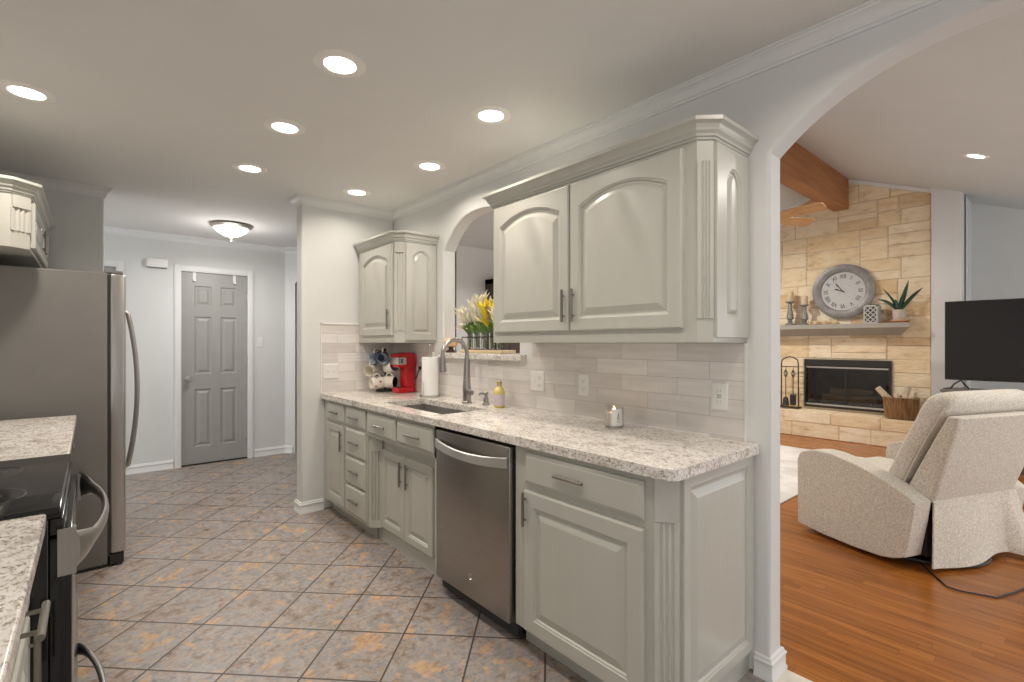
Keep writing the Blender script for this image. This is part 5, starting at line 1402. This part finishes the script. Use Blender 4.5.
# ================================================================== TELEVISION
t = thing('tv_console', 'low dark console under the television', 'console', (7.2, 0.2, 0))
bm = B(); box(bm, 6.98, 7.42, -0.85, 0.985, 0.10, 0.785); 
for y in (-0.80, 0.90):
    for x in (7.0, 7.36): box(bm, x, x+0.05, y, y+0.05, 0, 0.10)
finish(bm, 'body', 'console', t)
bm = B(); rbox(bm, 6.96, 7.43, -0.87, 1.0, 0.785, 0.808, 0.003); finish(bm, 'top', 'console', t)
for k in range(3):
    bm = B(); panel(bm, FX(6.98, 0.965-0.605*k, 0.13), 0.59, 0.63, stile=0.05); finish(bm, 'door', 'console', t)
t = thing('television', 'large black flat screen television on the console', 'television', (7.2, 0.27, 0.81))
bm = B(); rbox(bm, 7.19, 7.225, -0.46, 0.992, 0.905, 1.768, 0.006); rbox(bm, 7.22, 7.26, -0.2, 0.75, 0.95, 1.4, 0.01); finish(bm, 'cabinet', 'blackmat', t)
bm = B(); box(bm, 7.186, 7.1895, -0.452, 0.984, 0.925, 1.760); finish(bm, 'screen', 'screen', t)
for y in (0.86, -0.33):
    bm = B(); tube(bm, [(7.10, y+0.07, 0.816), (7.14, y+0.05, 0.86), (7.20, y, 0.905), (7.24, y-0.02, 0.865), (7.30, y-0.05, 0.816)], 0.008, 8); tube(bm, [(7.10, y+0.07, 0.815), (7.09, y+0.13, 0.815)], 0.006, 6); finish(bm, 'foot', 'blackmat', t)

# ================================================================== RECLINER
phi = math.radians(22)
RF = Vector((math.sin(phi), math.cos(phi), 0)); RR = Vector((math.cos(phi), -math.sin(phi), 0)); RO = Vector((4.153, 0.838, 0))
RP = lambda r, f, z: RO+RR*r+RF*f+Vector((0, 0, z))
RM = Matrix.Translation(RO) @ Matrix((RR, RF, Vector((0, 0, 1)))).transposed().to_4x4()
t = thing('recliner', 'oatmeal fabric swivel recliner seen from behind', 'armchair', RO)
arm = [(0.30, 0.045), (0.305, 0.49), (0.292, 0.525), (0.265, 0.552), (0.21, 0.573), (0.14, 0.585), (0.06, 0.582), (0.0, 0.573), (-0.10, 0.553), (-0.19, 0.528), (-0.28, 0.497), (-0.345, 0.472), (-0.41, 0.440), (-0.454, 0.408), (-0.44, 0.30), (-0.402, 0.083), (-0.33, 0.05), (-0.263, 0.036), (-0.10, 0.028), (0.10, 0.030)]
for s in (-1, 1):
    bm = B(); a, b = (-0.515, -0.375) if s < 0 else (0.375, 0.515)
    extrude(bm, [arm], lambda f, z, r: RP(r, f, z), a, b); finish(bm, 'arm', 'fabric', t, bevel=0.016, bseg=4, bangle=55)
bm = B(); rbox(bm, -0.372, 0.372, -0.38, 0.34, 0.10, 0.30, 0.03, 4, RM); finish(bm, 'seat_base', 'fabric', t)
bm = B(); rbox(bm, -0.370, 0.370, -0.25, 0.36, 0.30, 0.445, 0.055, 6, RM); finish(bm, 'seat_cushion', 'fabric', t)
bm = B(); rbox(bm, -0.372, 0.372, 0.30, 0.345, 0.06, 0.36, 0.02, 4, RM); finish(bm, 'footrest', 'fabric', t)
# back cushion: leaning, soft, wider at the head
bm = B()
def soft(bm, rows, e=3.2, seg=28):
    """stack of rounded-rectangle sections: (z, f_center, r_half, f_half)"""
    prev = None; first = None
    for z, fc, rh, fh in rows:
        ring = []
        for k in range(seg):
            a = 2*PI*k/seg; c, s_ = math.cos(a), math.sin(a)
            ring.append(bm.verts.new(RP(rh*math.copysign(abs(c)**(2/e), c), fc+fh*math.copysign(abs(s_)**(2/e), s_), z)))
        if prev: quad_strip(bm, prev, ring)
        else: bm.faces.new(ring)
        prev = ring
    bm.faces.new(prev)
soft(bm, [(0.40, -0.22, 0.355, 0.045), (0.42, -0.225, 0.372, 0.065), (0.50, -0.258, 0.378, 0.076), (0.62, -0.310, 0.380, 0.078), (0.74, -0.365, 0.382, 0.078), (0.86, -0.425, 0.384, 0.082), (0.92, -0.452, 0.384, 0.086), (0.965, -0.472, 0.378, 0.086), (1.00, -0.484, 0.362, 0.076), (1.020, -0.492, 0.335, 0.056), (1.030, -0.497, 0.30, 0.03), (1.032, -0.499, 0.27, 0.012)], 5.0, 48)
bc = finish(bm, 'back_cushion', 'fabric', t, sharp=80)
for q in (-1, 1):
    bm = B(); tube(bm, [RP(q*r, f-0.060, z) for r, f, z in ((0.380, -0.245, 0.47), (0.383, -0.310, 0.62), (0.385, -0.365, 0.74), (0.387, -0.425, 0.86), (0.385, -0.460, 0.94), (0.368, -0.478, 0.985), (0.33, -0.482, 1.008), (0.25, -0.483, 1.014), (0.0, -0.483, 1.016))], 0.0045, 6); finish(bm, 'piping', 'fabric', bc)
# outer back shell: leaning panel with side wings
bm = B()
sh = []
for z0, z1, w0, fb, ff in ((0.392, 0.462, 0.372, -0.457, -0.325), (0.56, 0.61, 0.384, -0.509, -0.40), (0.74, 0.765, 0.398, -0.562, -0.478), (0.905, 0.908, 0.410, -0.612, -0.552)):
    sh.append([bm.verts.new(RP(r, f, z)) for r, f, z in ((-w0+0.012, fb, z0), (w0-0.012, fb, z0), (w0, fb+0.014, z0), (w0, ff, z1), (-w0, ff, z1), (-w0, fb+0.014, z0))])
for a, b in zip(sh, sh[1:]): quad_strip(bm, a, b)
bm.faces.new(sh[0]); bm.faces.new(sh[-1])
finish(bm, 'back_shell', 'fabric', t, bevel=0.010, bseg=3, bangle=40)
# hanging flap
bm = B(); fl = []
for j, z in enumerate((0.41, 0.28, 0.18, 0.08, 0.035)):
    row = []
    for k in range(25):
        s = k/24; r = -0.37+0.75*s+(0.018*j*(s-0.5) if s > 0.5 else -0.016*j*(0.5-s)); row.append((r, -0.464-0.008*j+0.010*math.sin(s*9+1)*j*0.5-0.02*(s > 0.85)*j, z-(0.012*math.sin(s*7)*(j > 2))))
    fl.append(row)
vs_ = [[bm.verts.new(RP(*p)) for p in row] for row in fl]; vb_ = [[bm.verts.new(RP(p[0], p[1]+0.008, p[2])) for p in row] for row in fl]
for g in (vs_, vb_):
    for a, b in zip(g, g[1:]): quad_strip(bm, a, b, False)
quad_strip(bm, vs_[0], vb_[0], False); quad_strip(bm, vs_[-1], vb_[-1], False)
for e_ in (0, -1): quad_strip(bm, [r[e_] for r in vs_], [r[e_] for r in vb_], False)
finish(bm, 'skirt', 'fabric', t, sharp=60)
bm = B(); rbox(bm, -0.36, 0.36, -0.42, 0.28, 0.07, 0.30, 0.01, 2, RM); finish(bm, 'mechanism', 'blackmat', t)
bm = B(); tube(bm, [RP(-0.02+0.34*math.cos(2*PI*k/40), -0.155+0.34*math.sin(2*PI*k/40), 0.013) for k in range(40)], 0.0125, 10, closed=True)
for k in range(4):
    a = PI/4+PI/2*k; tube(bm, [RP(-0.02, -0.155, 0.05), RP(-0.02+0.33*math.cos(a), -0.155+0.33*math.sin(a), 0.015)], 0.012, 8)
lathe(bm, [(0.05, 0.03), (0.05, 0.09)], RP(-0.02, -0.155, 0), 18)
finish(bm, 'swivel_base', 'blackmat', t)
bm = B(); tube(bm, [(3.72, 0.62, 0.006), (3.56, 0.52, 0.006), (3.474, 0.47, 0.006), (3.469, 0.418, 0.006), (3.49, 0.363, 0.006), (3.515, 0.284, 0.006), (3.58, 0.262, 0.006), (3.66, 0.228, 0.006), (3.76, 0.20, 0.006), (3.9, 0.12, 0.006)], 0.0045, 8)
tag(finish(bm, 'power_cord', 'cord', loc=(3.55, 0.35, 0)), 'black power cord lying on the oak floor behind the recliner', 'cord')

bm = B(); rbox(bm, 3.2, 6.65, 1.592, 4.2, 0.0005, 0.012, 0.004)
tag(finish(bm, 'area_rug', 'rug', loc=(4.9, 2.9, 0)), 'pale grey area rug on the oak floor in front of the hearth', 'rug')
